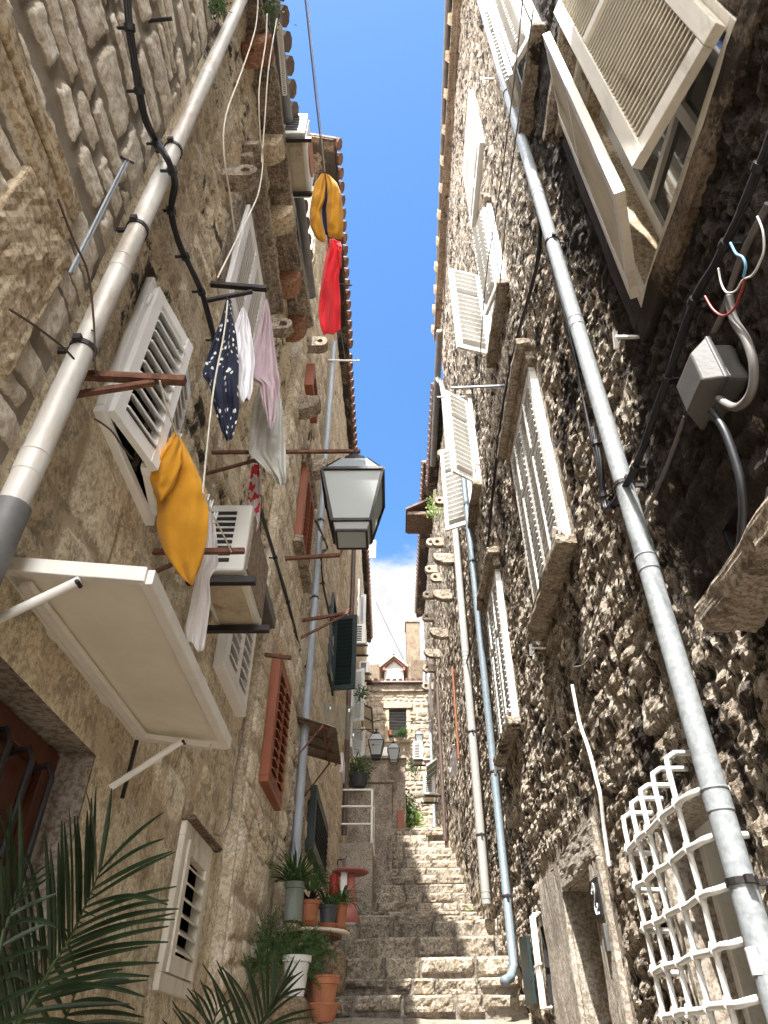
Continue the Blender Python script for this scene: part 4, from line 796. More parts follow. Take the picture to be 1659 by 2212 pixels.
# rods on the pale wall
ro=thing('drying_rods',P(270,345,X=-1),'pair of thin grey metal rods leaning on the pale stone wall','rods'); 
for dx in(0,6):
    mb=MB(); mb.tube([P(272+dx,345,X=-1.0),P(150+dx,590,X=-.98)],.005,6); mb.build('rod',M['greypipe'],ro,smooth=True)
mb=MB(); mb.tube([P(262,340,X=-1.0),P(288,352,X=-1.0)],.005,6); mb.build('crossbar',M['iron'],ro)
for l,lb in (([(125,430),(160,520),(190,590),(203,700),(205,790),(213,810)],'long dry twig hanging before the zinc downpipe'),([(20,668),(70,700),(130,745),(160,775)],'thin twig at the left edge above the zinc downpipe'),([(205,905),(240,930),(265,965),(285,990)],'thorny twig across the left window corner')):
    mb=MB(); pp=smooth_pts(PL(l,-.93)); mb.tube(pp,.0035,5)
    for i in range(3,len(pp),4): mb.tube([pp[i],pp[i]+V((.02*(-1)**i,.01,.025))],.002,4)
    tag(mb.build('dry_twig',M['twig'],smooth=True),lb,'twig')
# ropes
def rope(l,lb,r=.0035,mat='rope',D=None,cat='rope'):
    mb=MB(); mb.tube(smooth_pts(l),r,6); return tag(mb.build('clothesline',M[mat],smooth=True),lb,cat)
rope(PL([(558,-20),(552,60),(520,160),(488,250),(484,330),(498,430),(507,500)],-.72),'white rope hanging slack before the ledge, left one',.004)
rope(PL([(577,30),(574,90),(560,190),(562,290),(568,345),(560,410),(545,450),(505,530),(470,600)],-.70),'white rope hanging slack before the ledge, right one',.004)
rope(PL([(598,40),(580,150),(572,260),(565,350)],-.72),'thin rope from the wire rack to the ledge',.004)
rope(PL([(492,650),(484,720),(463,830),(450,940),(441,1030),(438,1065)],-.62),'taut white rope in front of the spotted dress',.0035)
rope(PL([(345,822),(360,880),(382,940)],-.72),'short cord from the rusty arm to the mustard pillowcase')
rope(PL([(440,1065),(455,1105),(480,1150),(500,1192)],-.66),'cord pegged above the white cloth')
# ------------------------------------------------------------ cloth
def cloth(name,lp,rp,D,mat,label,cat,folds=4,amp=.02,hem=.0,tilt=0.,group=None,seed=0,parent=None,nu=26,nv=30,Yc=None):
    """lp / rp: pixel outlines (top to bottom) of the hanging cloth at depth D; folds modelled in depth"""
    def res(l,t):
        s=[0.]
        for a,b in zip(l,l[1:]): s.append(s[-1]+math.hypot(b[0]-a[0],b[1]-a[1]))
        q=t*s[-1]
        for i in range(len(l)-1):
            if q<=s[i+1]+1e-6: k=(q-s[i])/(s[i+1]-s[i]+1e-9); return (l[i][0]+(l[i+1][0]-l[i][0])*k,l[i][1]+(l[i+1][1]-l[i][1])*k)
        return l[-1]
    rows=[]
    for j in range(nv+1):
        t=j/nv; a=res(lp,t); b=res(rp,t); row=[]
        for i in range(nu+1):
            u=i/nu; px=a[0]+(b[0]-a[0])*u; py=a[1]+(b[1]-a[1])*u
            w_=.45*amp*(.35+.65*t)*math.sin(2*math.pi*folds*.5*(u+.16*math.sin(t*3+seed)+.1*t)+seed)+amp*.18*math.sin(2*math.pi*folds*1.3*u+t*5+seed*2)+.9*amp*(mnoise.noise(V((u*3+t,t*4,seed)))) 
            if j==nv: py+=hem*math.sin(u*9+seed)
            row.append(P(px,py,D=D+w_+tilt*t) if Yc is None else P(px,py,Y=Yc+w_))
        rows.append(row)
    mb=MB().grid(rows); o=mb.build(name,M[mat],parent,smooth=True,recalc=False,solid=.004,sub=1)
    if not parent: tag(o,label,cat,group)
    return o
def puff(name,lp,rp,D,mat,label,cat,depth=.05,wr=.012,seed=0,group=None):
    def res(l,t):
        q=t*(len(l)-1); i=min(int(q),len(l)-2); k=q-i; k2=k*k*(3-2*k); return (l[i][0]+(l[i+1][0]-l[i][0])*k,l[i][1]+(l[i+1][1]-l[i][1])*k)
    mb=MB(); nv,nu=36,24; rows=[]
    for j in range(nv+1):
        t=j/nv; a=res(lp,t); b=res(rp,t); row=[]; 
        for i in range(nu+1):
            th=2*math.pi*i/nu; u=.5-.5*math.cos(th); px=a[0]+(b[0]-a[0])*u; py=a[1]+(b[1]-a[1])*u
            dd=-math.sin(th)*depth*math.sin(math.pi*min(1,max(0,t*.93+.05)))**.6+wr*(mnoise.noise(V((u*4+t*3,t*7,seed)))+.5*math.sin(u*14+t*9+seed))
            row.append(P(px,py,D=D+dd))
        rows.append(row)
    mb.grid(rows); o=mb.build(name,M[mat],None,smooth=True,sub=1); return tag(o,label,cat,group)
LG='laundry hung between the houses'
pw_=thing('pillowcase',P(380,935,D=2.8),'large mustard pillowcase pegged under the rusty arm','laundry',LG)
t=puff('cover',[(376,932),(340,985),(316,1022),(340,1085),(338,1140),(355,1195),(386,1240),(412,1264)],[(384,935),(402,965),(424,1010),(444,1055),(452,1100),(449,1160),(437,1215),(416,1266)],2.8,'yellow',None,None,.03,.02,3)
for v in t.data.vertices: v.co-=wloc(pw_)
t.parent=pw_
t=puff('folded_corner',[(379,932),(350,970),(320,1018),(326,1045),(346,1078)],[(383,934),(392,960),(392,1000),(376,1050),(350,1084)],2.74,'yellow',None,None,.018,.012,5)
for v in t.data.vertices: v.co-=wloc(pw_)
t.parent=pw_
cloth('white_shirt',[(448,1100),(440,1160),(425,1230),(410,1310),(400,1360),(402,1385)],[(462,1110),(468,1160),(472,1222),(452,1250),(455,1300),(440,1412)],3.05,'cloth_white','white shirt hanging below the mustard pillowcase','laundry',3,.022,6,group=LG,seed=2)
cloth('spotted_dress',[(490,640),(478,690),(458,740),(446,775),(435,812),(452,830),(462,880),(478,930),(490,950)],[(500,650),(503,690),(510,720),(516,780),(515,850),(518,880),(512,910),(505,935),(500,952)],4.1,'dots','navy dress with white spots, leftmost of the upper laundry','laundry',3.5,.04,4,Yc=2.17,group=LG,seed=1)
cloth('white_vest',[(522,665),(512,690),(502,715),(508,750),(500,770),(510,800),(508,830),(520,868)],[(530,668),(540,700),(546,740),(551,780),(548,810),(546,840),(542,855),(538,862)],4.2,'cloth_white','small crumpled white top between spotted dress and lilac towel','laundry',3,.035,5,Yc=2.26,group=LG,seed=5)
cloth('lilac_towel',[(574,645),(563,690),(553,730),(543,790),(535,818),(560,826),(565,860),(582,925)],[(577,645),(586,690),(592,740),(598,780),(606,830),(603,860),(596,900),(586,930)],4.15,'lilac','lilac towel hanging to a point in the upper laundry','laundry',3,.05,3,Yc=2.38,group=LG,seed=8)
cloth('grey_towel',[(560,830),(548,870),(540,930),(536,980),(560,1000),(590,1030),(600,1048)],[(606,850),(612,890),(613,930),(618,980),(619,1020),(620,1040),(618,1050)],4.5,'cloth_grey','pale grey towel behind the lilac towel','laundry',4,.04,5,Yc=2.66,group=LG,seed=4)
cloth('printed_cloth',[(545,1000),(538,1050),(534,1080),(536,1100),(545,1125),(550,1140)],[(560,1002),(562,1040),(564,1075),(562,1110),(560,1130),(554,1146)],4.6,'print','red and white printed cloth under the pale grey towel','laundry',2,.03,3,Yc=2.95,group=LG,seed=6)
# mustard cushion cover and red cloth high in the gap
mt=thing('mustard_cover',P(702,375,D=3.6),'mustard cover gaping open on a dark slit, hung high against the sky','laundry',LG)
def puffp(parent,name,lp,rp,D,mat,depth,seed):
    o=puff(name,lp,rp,D,mat,None,None,depth,.012,seed); off=wloc(parent)
    for v in o.data.vertices: v.co-=off
    o.parent=parent; return o
puffp(mt,'left_half',[(694,375),(680,395),(674,420),(668,460),(670,490),(682,515),(696,524)],[(702,374),(704,400),(702,430),(694,455),(697,480),(702,500),(704,522)],3.6,'yellow',.05,1)
puffp(mt,'right_half',[(702,374),(706,400),(707,430),(704,455),(706,480),(707,500),(710,512)],[(712,378),(728,395),(736,415),(742,455),(742,490),(740,510),(738,518)],3.6,'yellow',.05,2)
cloth('lining',[(700,380),(700,400),(697,430),(695,460),(700,505)],[(708,380),(710,400),(710,430),(710,470),(710,510)],3.6,'navyplain',None,None,1,.005,parent=mt)
cloth('red_shirt',[(712,516),(702,560),(697,590),(690,640),(688,680),(692,705),(700,726)],[(722,516),(738,530),(736,570),(732,600),(736,650),(736,700),(735,716)],4.3,'red','long red cloth hanging below the mustard cover against the sky','laundry',2,.04,3,group=LG,seed=3)
puff('red_sleeve',[(726,518),(728,530),(730,545),(732,560),(734,578)],[(736,522),(739,535),(737,550),(738,565),(738,580)],4.26,'red','crumpled red sleeve end beside the long red cloth','laundry',.03,.01,2,LG)
rope([P(655,-40,D=3.2),P(668,80,D=3.3),P(684,230,D=3.45),P(700,372,D=3.6)],'thin dark pulley line rising from the mustard cover',.0035,'greycable'); rope([P(660,-40,D=3.2),P(675,110,D=3.3),P(690,250,D=3.45),P(702,372,D=3.6)],'second pulley line beside the thin dark one',.0025,'rope')
rope([P(702,372,D=3.6),P(716,515,D=4.3),P(735,700,D=5.6),P(746,778,D=7.)],'pulley line running on past the red cloth',.003,'greycable')
for px,py,lb in ((386,948,'pale clothes peg on the mustard pillowcase, top'),(446,1080,'pale clothes peg beside the white shirt, upper'),(455,1092,'pale clothes peg beside the white shirt, middle'),(464,1118,'pale clothes peg beside the white shirt, lower')):
    mb=MB(); c=P(px,py,D=2.9); mb.bar(c+V((-.004,0,.03)),c+V((-.001,0,-.03)),.007,.007); mb.bar(c+V((.008,0,.03)),c+V((.003,0,-.03)),.007,.007); tag(mb.build('clothes_peg',M['potwhite']),lb,'peg',)
# ------------------------------------------------------------ lanterns
def lantern(top,s,label,wallpt=None,mat='iron',dot=False,brace=None):
    """square tapering street lantern, top = hanging point, s = width of the glass at its top"""
    t=thing('street_lantern',top,label,'lantern','wall lanterns of the alley'); x,y,z=top
    def sq(h,w_): return [(x-w_,y-w_,h),(x+w_,y-w_,h),(x+w_,y+w_,h),(x-w_,y+w_,h)]
    ht=s*.92; zt=z-s*.80; zb=zt-ht; wt=s/2; wb=s*.30
    mb=MB(); mb.tube([(x,y,z+s*.06),(x,y,z-s*.1)],s*.05,8); mb.lathe((x,y,z-s*.1),[(s*.05,0),(s*.17,-.01),(s*.17,-s*.07),(s*.22,-s*.08),(s*.22,-s*.18),(s*.25,-s*.19),(s*.25,-s*.22)][::-1],8); mb.build('cap',M[mat],t)
    mb=MB(); a=sq(z-s*.32,s*.24); b=sq(zt,wt*.99); mb.add(a+b,[(0,1,5,4),(1,2,6,5),(2,3,7,6),(3,0,4,7)]); mb.build('hood',M['smoke' if False else 'frost'],t)
    mb=MB(); a=sq(zt,wt*.97); b=sq(zb,wb*.97); mb.add(a+b,[(0,1,5,4),(1,2,6,5),(2,3,7,6),(3,0,4,7)]); mb.build('glass',M['frost'],t)
    mb=MB(); e=s*.045; a=sq(zt,wt); b=sq(zb,wb); c=sq(z-s*.32,s*.24)
    for i in range(4):
        j=(i+1)%4; mb.bar(a[i],b[i],e,e); mb.bar(a[i],a[j],e*1.3,e*1.1); mb.bar(b[i],b[j],e*1.2,e*1.1); mb.bar(c[i],a[i],e*.6,e*.6)
    mb.build('frame',M[mat],t)
    mb=MB(); a=sq(zb-.0,wb*.98); b=sq(zb-s*.16,wb*.80); mb.add(a+b,[(0,1,5,4),(1,2,6,5),(2,3,7,6),(3,0,4,7),(4,5,6,7)]); mb.build('base_glass',M['frost' if not dot else mat],t)
    mb=MB(); b=sq(zb-s*.16,wb*.80)
    for i in range(4): mb.bar(b[i],b[(i+1)%4],e*.8,e*.8)
    mb.build('bottom_ring',M[mat],t)
    if wallpt is not None:
        mb=MB(); w_=V(wallpt); mb.bar((w_.x,y,z+s*.08),(x+.03,y,z+s*.08),s*.05,s*.06); mb.build('arm',M['rust'],t)
        mb=MB(); k=(w_.x+x)/2; mb.bar((w_.x,y,z-s*.45 if not brace else brace),(k,y,z+s*.06),s*.045,s*.05); mb.build('brace',M['rust'],t)
    if dot:
        mb=MB(); q=V((x-wt*.4,y-wt*.86,zt-ht*.35)); mb.tube([q+V((0,-.012,0)),q+V((0,-.02,0))],s*.07,12); mb.build('emblem',M['redplastic'],t)
        mb=MB()
        for i in range(5): mb.box(q.x+s*(.1+.06*i),q.x+s*(.14+.06*i),q.y-.016,q.y-.010,q.z-s*.02,q.z+s*.02)
        mb.build('lettering',M['pinkred'],t)
    return t
tp=P(767,982,Y=2.86); lantern(tp,.33,'big square black street lantern with frosted glass on a long arm, nearest',(-1.05,0,0),brace=P(450,1038,X=-1.05).z)
lantern(P(813,1578,D=14),.31,'black lantern with a small red mark on its white glass, second from the camera',(-.83,0,0),dot=True)
lantern(P(850,1600,D=17.2),.30,'green glass lantern in front of the satellite dish, centre of the far end',None)
lantern(P(905,1575,D=20),.24,'smallest pale lantern at the far right of the end house',(1.2,0,0))
# ------------------------------------------------------------ ring stones and corbels
RG='pierced ring stones for laundry poles'
def rs(px,py,X,side,R,label,r=None,th=.1,mat='trim',Xw=None,D=None):
    c=P(px,py,X=X); w_=Xw if Xw is not None else (XL(c.y) if side>0 else 1.2); ring_stone('ring_stone',w_,side,c.y,c.z,R,r or R*.38,th,abs(c.x-w_),None,mat,label,RG)
rs(533,385,-.90,1,.075,'large pierced ring stone left of the ledge, nearest',.028,.11,'trim')
rs(613,708,-.86,1,.075,'pale pierced ring stone beside the lilac towel',.032,.09)
rs(692,745,-.80,1,.09,'pierced ring stone at the top of the slim grey downpipe',.03,.12,'trim',Xw=-.93)
for i,(px,py,X,lb) in enumerate(((954,982,1.0,'ring stone just above the lowest white open shutter'),(949,1084,1.0,'ring stone behind the lowest white open shutter, by the weeds'),(930,1173,1.02,'left one of a touching pair of ring stones'),(944,1173,1.06,'right one of a touching pair of ring stones'),(927,1231,1.02,'single ring stone under the touching pair'),(940,1249,1.07,'ring stone slightly right, with a curved bracket below'),(922,1286,1.0,'ring stone level with the middle curved stone shelf'),(921,1334,1.0,'ring stone above the lower curved stone shelf'),(922,1444,1.0,'ring stone beside the stone stack of the end house'),(920,1483,1.0,'lowest ring stone, above the hanging white cloth'))):
    rs(px,py,X,-1,.115 if i>1 else .09,lb,.045 if i>1 else .035,.12)
for px,py,X,lb in ((675,880,-.80,'rounded stone shelf in front of the topmost brown window'),(690,1015,-.80,'rounded stone shelf left of the big lantern top')):
    c=P(px,py,X=X); mb=MB(); corbel(mb,1,XL(c.y)-.02,c.y,c.z+.1,.16,.2,.26); tag(mb.build('stone_shelf',M['trim'],bevel=.01),lb,'stone shelf','rounded stone shelves')
for px,py,X,lb in ((957,1208,1.0,'upper curved stone shelf on the right wall'),(954,1286,1.0,'middle curved stone shelf on the right wall'),(947,1368,1.0,'lower curved stone shelf on the right wall'),(932,1412,1.0,'small curved stone shelf below the lower one')):
    c=P(px,py,X=X); mb=MB(); corbel(mb,-1,1.2,c.y,c.z+.1,.13,.22,.38); tag(mb.build('stone_shelf',M['trim'],bevel=.01),lb,'stone shelf','rounded stone shelves')
# ------------------------------------------------------------ air conditioners
def aircon(x0,x1,y0,y1,z0,z1,label,body='ac',side=1,grille='neg_y',fan=False,rails=True,wallx=-1.05,front='mesh'):
    t=thing('air_conditioner',((x0+x1)/2,(y0+y1)/2,z0),label,'air conditioner','air conditioners on the walls'); mb=MB(); mb.box(x0,x1,y0,y1,z0,z1); mb.build('casing',M[body],t,bevel=.012)
    mb=MB(); n=9; h=(z1-z0)
    for i in range(n):
        zz=z0+h*(.12+.8*i/n); mb.box(x0+(x1-x0)*.12,x0+(x1-x0)*.68,y0-.006,y0+.01,zz,zz+h*.045)
    mb.build('louvre',M['darkvoid'],t)
    fx=x1 if side>0 else x0; mb=MB(); mb.box(min(fx,fx+side*.008),max(fx,fx+side*.008),y0+.05,y1-.05,z0+.04,z1-.04); mb.build('front_grille',M[front],t)
    if fan: mb=MB(); mb.tube([(fx+side*.008,(y0+y1)/2,(z0+z1)/2),(fx+side*.02,(y0+y1)/2,(z0+z1)/2)],min(y1-y0,z1-z0)*.42,24); mb.build('fan_ring',M['terracotta'],t)
    mb=MB(); mb.box(x0+.03,x1-.03,y0+.06,y1-.06,z0-.006,z0); mb.box(x0+.06,x1-.08,y0+.12,y1-.12,z0-.014,z0-.006); mb.build('base_pan',M['ac_rust'],t,bevel=.003)
    if rails:
        for y in (y0+.05,y1-.06):
            mb=MB(); a,b=sorted((wallx,fx+side*.06)); mb.box(a,b,y-.018,y+.018,z0-.05,z0-.014); mb.build('rail',M['iron'],t)
    return t
aircon(-.99,-.74,2.82,3.42,1.93,2.36,'rusting ivory air conditioner beside the white shirt','ac')
c0=P(612,287,Z=6.75); aircon(c0.x-.02,c0.x+.20,c0.y,c0.y+.62,6.75,7.2,'pale air conditioner above the ledge with a brown fan ring',fan=True,wallx=-1.2,front='white_pvc')
def smallac(px,py,D,w_,h,dpt,lb,side=1,wx=-.83,body='white_pvc'):
    c=P(px,py,D=D); aircon(c.x-w_/2,c.x+w_/2,c.y,c.y+dpt,c.z-h/2,c.z+h/2,lb,body,side,wallx=wx,front='alu')
smallac(777,1368,15.5,.26,.5,.6,'small air conditioner behind the dark green shutter')
smallac(787,1440,16.5,.24,.28,.5,'box with louvres on the far left house, below the small air conditioner')
smallac(922,1462,20,.18,.42,.5,'white air conditioner at the top of the right side, beside the chimney stack',-1,1.2)
smallac(903,1620,19.,.26,.50,.5,'white unit on a bracket under the smallest lantern',-1,1.2)
smallac(928,1692,15.,.25,.46,.6,'white air conditioner under the striped sun screen',-1,1.2)
# ------------------------------------------------------------ canopies
cp=thing('door_canopy',P(0,1210,Z=1.03),'large ivory canopy with white tube struts over the doorway, lower left','canopy')
c1=P(-40,1205,Z=1.04); c1.x=-1.05; c2=P(318,1246,Z=1.0); c3=P(494,1614,Z=1.0); c4=P(285,1578,Z=1.04); c4.x=-1.045; c3.y=c4.y=(c3.y+c4.y)/2; c1.y=c2.y
up=V((0,0,.045)); mb=MB(); mb.ext([c1,c2,c3,c4],(0,0,.012)); mb.build('panel',M['panel'],cp)
mb=MB(); fr=lambda a,b,w_,h,dz=0: mb.obox((V(a)+V(b))/2+V((0,0,dz)),(V(b)-V(a))/2,(V(b)-V(a)).cross(V((0,0,1))).normalized()*w_/2,V((0,0,h/2)))
fr(c1,c2,.03,.045,.0); fr(c2,c3,.035,.046,.0); fr(c3,c4,.035,.04,.0); fr(c4,c1,.04,.04,.0); mb.build('frame',M['alu'],cp,bevel=.003)
mb=MB(); i1=c1.lerp(c4,.04)+V((.06,0,-.03)); i2=c4+V((.06,-.05,-.03)); fr(i1,i2,.03,.02); i3=c3+V((-.05,-.05,-.03)); fr(i2,i3,.03,.02); mb.build('inner_rail',M['alu'],cp)
for a,b in ((P(172,1254,Z=.98),P(-30,1350,X=-1.03)),(P(398,1598,Z=.98),P(238,1702,X=-1.03))):
    mb=MB(); mb.tube([a,b],.0125,10); mb.build('strut',M['whitestrut'],cp,smooth=True); mb=MB(); mb.tube([a+V((-.0,-.014,-.01)),a+V((0,.014,-.01))],.006,8); mb.build('bolt',M['iron'],cp)
mb=MB(); mb.bar(P(299,1588,X=-1.03),P(264,1724,X=-1.03),.014,.01); tag(mb.build('iron_strip',M['iron']),'black iron strip on the wall under the ivory canopy','strip')
def sheet_canopy(pts,mat,label,th=.006,rods=True):
    ps=[V(p) for p in pts]; t=thing('glass_canopy',ps[0],label,'canopy','sheet canopies over doors on the left'); n=(ps[1]-ps[0]).cross(ps[3]-ps[0]).normalized(); mb=MB(); mb.ext(ps,n*th); mb.build('sheet',M[mat],t)
    if rods:
        for k in (.06,.36,.66,.94):
            a=ps[0].lerp(ps[3],k)-n*.012; b=ps[1].lerp(ps[2],k)-n*.012; mb=MB(); mb.tube([a,a.lerp(b,.85),a.lerp(b,.9)+V((0,0,-.02)),a.lerp(b,.84)+V((0,0,-.035))],.008,6); mb.build('rod',M['rust'],t,smooth=True)
        a=ps[0].lerp(ps[1],.7);b=ps[3].lerp(ps[2],.7); mb=MB(); mb.bar(a-n*.02,b-n*.02,.015,.03); mb.build('cross_rod',M['rust'],t)
        for q in (a,b):
            mb=MB(); mb.bar(q-n*.02,V((XL(q.y)-.02,q.y-.02,q.z-.42)),.014,.014); mb.build('brace',M['rust'],t)
    else:
        for u,v in ((.25,.12),(.75,.12),(.25,.85),(.75,.85)):
            q=ps[0].lerp(ps[1],u).lerp(ps[3].lerp(ps[2],u),v); mb=MB(); mb.tube([q-n*.02,q+n*.02],.022,10); mb.build('stud',M['moka'],t)
    return t
a=P(636,1545,X=-.93); d=P(657,1630,X=-.92); b=P(726,1572,Y=a.y); c=P(737,1652,Y=d.y)
sheet_canopy([a,b,c,d],'smoke','smoked brown sheet canopy on rusty rods, beside the slim grey downpipe')
a=P(690,1518,X=-.86); b=P(773,1528,Y=a.y+.2); d=P(712,1592,X=-.85); c=P(783,1600,Y=d.y+.2)
sheet_canopy([a,b,c,d],'glass','clear glass canopy with steel studs behind the smoked one',rods=False)
bx=thing('framed_awning',P(795,1570,D=15),'small black framed awning above the second lantern','canopy')
ps=[P(778,1520,D=14.5),P(803,1530,D=14.3),P(806,1583,D=15.4),P(783,1570,D=15.6)]; mb=MB(); mb.ext(ps,(0,0,.01)); mb.build('sheet',M['panel'],bx)
mb=MB()
for i in range(4): mb.bar(ps[i],ps[(i+1)%4],.03,.03)
mb.bar(ps[0].lerp(ps[3],.5),ps[1].lerp(ps[2],.5),.03,.03); mb.build('frame',M['iron'],bx)
# ------------------------------------------------------------ open shutters farther up, left (parts of their houses)
def far_window(house,Xw,y0,y1,z0,z1,mat,leafs,label,side=1,rail=()):
    f=MB(); ring_frame(f,side,Xw,y0,y1,z0,z1,.04,-.05,.05); wq=f.build('window',M[mat],house); wq['label']=label; r=MB(); wallbox(r,side,Xw,-.04,.02,y0,y1,z0,z1); r.build('pane',M['pane'],wq)
    for (hx,hy,ux,uy,wd) in leafs:
        u=V((ux,uy,0)).normalized(); s=MB(); louvre(s,(hx,hy,z0),u,V((-u.y,u.x,0))*-1,wd,z1-z0,th=.04,fr=.06,pitch=.06,rail=rail,tilt=-.85); s.build('shutter',M[mat],wq)
g0=P(752,1335,X=-.50); gz1=P(735,1333,Y=9.1).z; gz0=P(735,1492,Y=9.1).z
far_window(HD,-.87,8.5,9.15,gz0,gz1,'green',[(-.86,9.12,1,-.18,.36)],'dark green window with its louvred shutter opened over the alley')
z_=lambda py,Y:P(770,py,Y=Y).z
for (py0,py1,Y,lb,ang) in ((1190,1208,0,'',0),):
    c=P(793,1190,X=-.70); zt=P(800,1170,Y=c.y).z; zb=P(800,1207,Y=c.y).z
    far_window(HE,-.80,c.y-.7,c.y,zb,zt,'white_pvc',[(-.79,c.y,1,-.1,.36)],'high white window on the far left house with one shutter against the sky')
for py0,py1,w_,dy,lb in ((1415,1530,.28,12.9,'white louvred window on the far left house, upper'),(1545,1610,.30,13.2,'white louvred window on the far left house, lower'),(1255,1330,.2,14.5,'narrow white window on the far left house beside the eave')):
    zt=z_(py0,dy); zb=z_(py1,dy); far_window(HE,-.82,dy,dy+.8,zb,zt,'white_pvc',[(-.81,dy+.75,1,-.5,w_)],lb)
# dark slatted ground window left + door jambs
q0=P(683,1725,X=-.86);q1=P(697,1850,X=-.86)
closed_window(HD,1,-.87,q0.y-.5,q1.y,q1.z-.3,q0.z,'green','green',rail=(),label='dark slatted door beside the grey concrete block',sill=False,lintel=False,leaves=1)
q0=P(640,1660,X=-.90); mb=MB(); wallbox(mb,1,-.9,-.05,.02,q0.y-.15,q0.y+.02,-1,q0.z); wallbox(mb,1,-.9,-.05,.02,q0.y+.75,q0.y+.95,-1,q0.z); wallbox(mb,1,-.9,-.05,.03,q0.y-.18,q0.y+1.0,q0.z+.002,q0.z+.2); mb.build('door_surround',M['trim'],HC,bevel=.01)
q0=P(632,1170,X=-.93)
# small boxes
def wbox(px0,px1,Xw,out,mat,name,label,cat):
    a=P(*px0,X=Xw+out);b=P(*px1,X=Xw+out); mb=MB(); mb.box(Xw-.02,Xw+out,min(a.y,b.y),max(a.y,b.y),min(a.z,b.z),max(a.z,b.z)); return tag(mb.build(name,M[mat],bevel=.008),label,cat)
wbox((643,1748),(650,1800),-.93,.05,'whitestrut','meter_box','slim white meter box on the left wall above the spider plants','meter box')
wbox((622,1672),(629,1710),-.96,.04,'greyplastic','intercom','small grey box under the coiled wire, left wall','intercom')
wbox((574,1285),(597,1335),-.99,.09,'greyplastic','cable_box','cloudy grey cable box below the air conditioner, left wall','cable box')
wbox((740,1668),(752,1690),-.84,.06,'whitestrut','meter_box','tiny white box beneath the clear glass canopy','meter box')
# ------------------------------------------------------------ concrete block with railing, stair wall
BL=thing('entrance_landing',(-.56,11.9,1.72),'grey rendered block carrying a white railing, left of the steps','landing')
zt=P(770,1820,Y=11.4).z; mb=MB(); mb.box(-1.0,-.30,11.4,12.75,1.2,zt); mb.build('block',M['concrete'],BL,bevel=.012)
RL=thing('railing',(-.56,11.45,zt),'white tubular railing on the grey rendered block','railing'); zr=P(770,1706,Y=11.45).z; zm1=P(770,1742,Y=11.45).z; zm2=P(770,1780,Y=11.45).z
for z in (zr,zm1,zm2):
    mb=MB(); mb.tube([(-.82,11.45,z),(-.33,11.45,z),(-.31,11.5,z),(-.31,12.3,z)],.016,8); mb.build('rail',M['whitestrut'],RL,smooth=True)
for x,y in ((-.32,11.46),(-.31,12.3)):
    mb=MB(); mb.tube([(x,y,zt),(x,y,zr)],.018,8); mb.build('post',M['whitestrut'],RL,smooth=True)
zt2=P(810,1692,Y=13.1).z; mb=MB(); mb.box(-.9,.0,13.1,15.2,2.2,zt2); mb.box(-.9,.03,13.06,15.2,zt2,zt2+.05); tag(mb.build('garden_wall',M['mottled'],bevel=.015),'mottled grey terrace wall half blocking the upper steps','wall')
z1_=P(870,1640,Y=17.5).z; OB=thing('stone_outbuilding',(-.2,18,4),'low stone outbuilding with a red brown door before the end house','outbuilding')
mb=MB(); mb.box(-.8,.35,17.5,21,3.5,z1_); mb.build('wall',M['mottled'],OB,bevel=.01)
mb=MB(); mb.ext([(-.8,17.4,z1_),(.38,17.4,z1_),(.38,21,z1_+.2),(-.8,21,z1_+.2)],(0,0,.06)); mb.build('roof',M['mottled'],OB)
mb=MB(); a=P(858,1745,Y=17.3); b=P(873,1818,Y=17.3); mb.box(a.x,b.x,17.44,17.5,b.z-.3,a.z); mb.build('door',M['brown'],OB,bevel=.01)
mb=MB(); c=P(836,1630,Y=19.3); mb.tube([c,c+V((0,.03,0))],.22,24); mb.tube([c,c+V((.02,-.18,-.08))],.01,6); mb.tube([c+V((0,.03,0)),c+V((0,.1,-.35))],.02,6); tag(mb.build('satellite_dish',M['whitestrut'],smooth=False),'white satellite dish behind the green glass lantern','satellite dish')
# ------------------------------------------------------------ tables, pots and plants
def pot(c,r0,r1,h,mat,label,saucer=None,soil=True,name='plant_pot',rim=.014,group='plant pots by the steps'):
    t=thing(name,c,label,'pot',group); mb=MB(); mb.lathe(c,[(r0,0),(r1*.97,h*.82),(r1*1.08,h*.84),(r1*1.10,h),(r1*.96,h),(r1*.92,h*.9)],22); mb.build('pot_body',M[mat],t,smooth=False)
    if soil: mb=MB(); mb.lathe(c,[(0.001,h*.9),(r1*.93,h*.9)],18,False); mb.build('soil',M['soil'],t)
    if saucer: mb=MB(); mb.lathe(V(c)+V((0,0,-.012)),[(r0*.9,0),(r0*1.45,.03),(r0*1.5,.034),(r0*1.38,.03),(r0*.9,.012)],22); mb.build('saucer',M[saucer],t)
    return V(c)+V((0,0,h*.9))
def strap_plant(c,n,L,mat,label,w_=.012,seed=1,droop=1.,name='spider_plant',up=.9,group=None):
    rr=random.Random(seed); mb=MB()
    for i in range(n):
        a=rr.uniform(0,6.283); l=L*rr.uniform(.6,1.1); e=rr.uniform(.35,1.)*up; pts=[]; wv=w_*rr.uniform(.7,1.2); p=V(c)+V((math.cos(a)*.02,math.sin(a)*.02,0)); d=V((math.cos(a)*math.cos(e*1.4),math.sin(a)*math.cos(e*1.4),math.sin(e*1.4)))
        sd=V((-math.sin(a),math.cos(a),0)); k=9; A=[];B=[];C=[]
        for j in range(k+1):
            ww=wv*(1-(j/k)**2.2)*(0.6+.4*min(1,j/2))+.0006; A.append(p-sd*ww+V((0,0,ww*.5)));C.append(p.copy());B.append(p+sd*ww+V((0,0,ww*.5)))
            p=p+d*(l/k); d=(d+V((0,0,-.26*droop*rr.uniform(.7,1.3)*(j/k+.25)))).normalized()
        mb.grid([A,C,B])
    return tag(mb.build(name,M[mat],None,recalc=False,smooth=True),label,'plant',group)
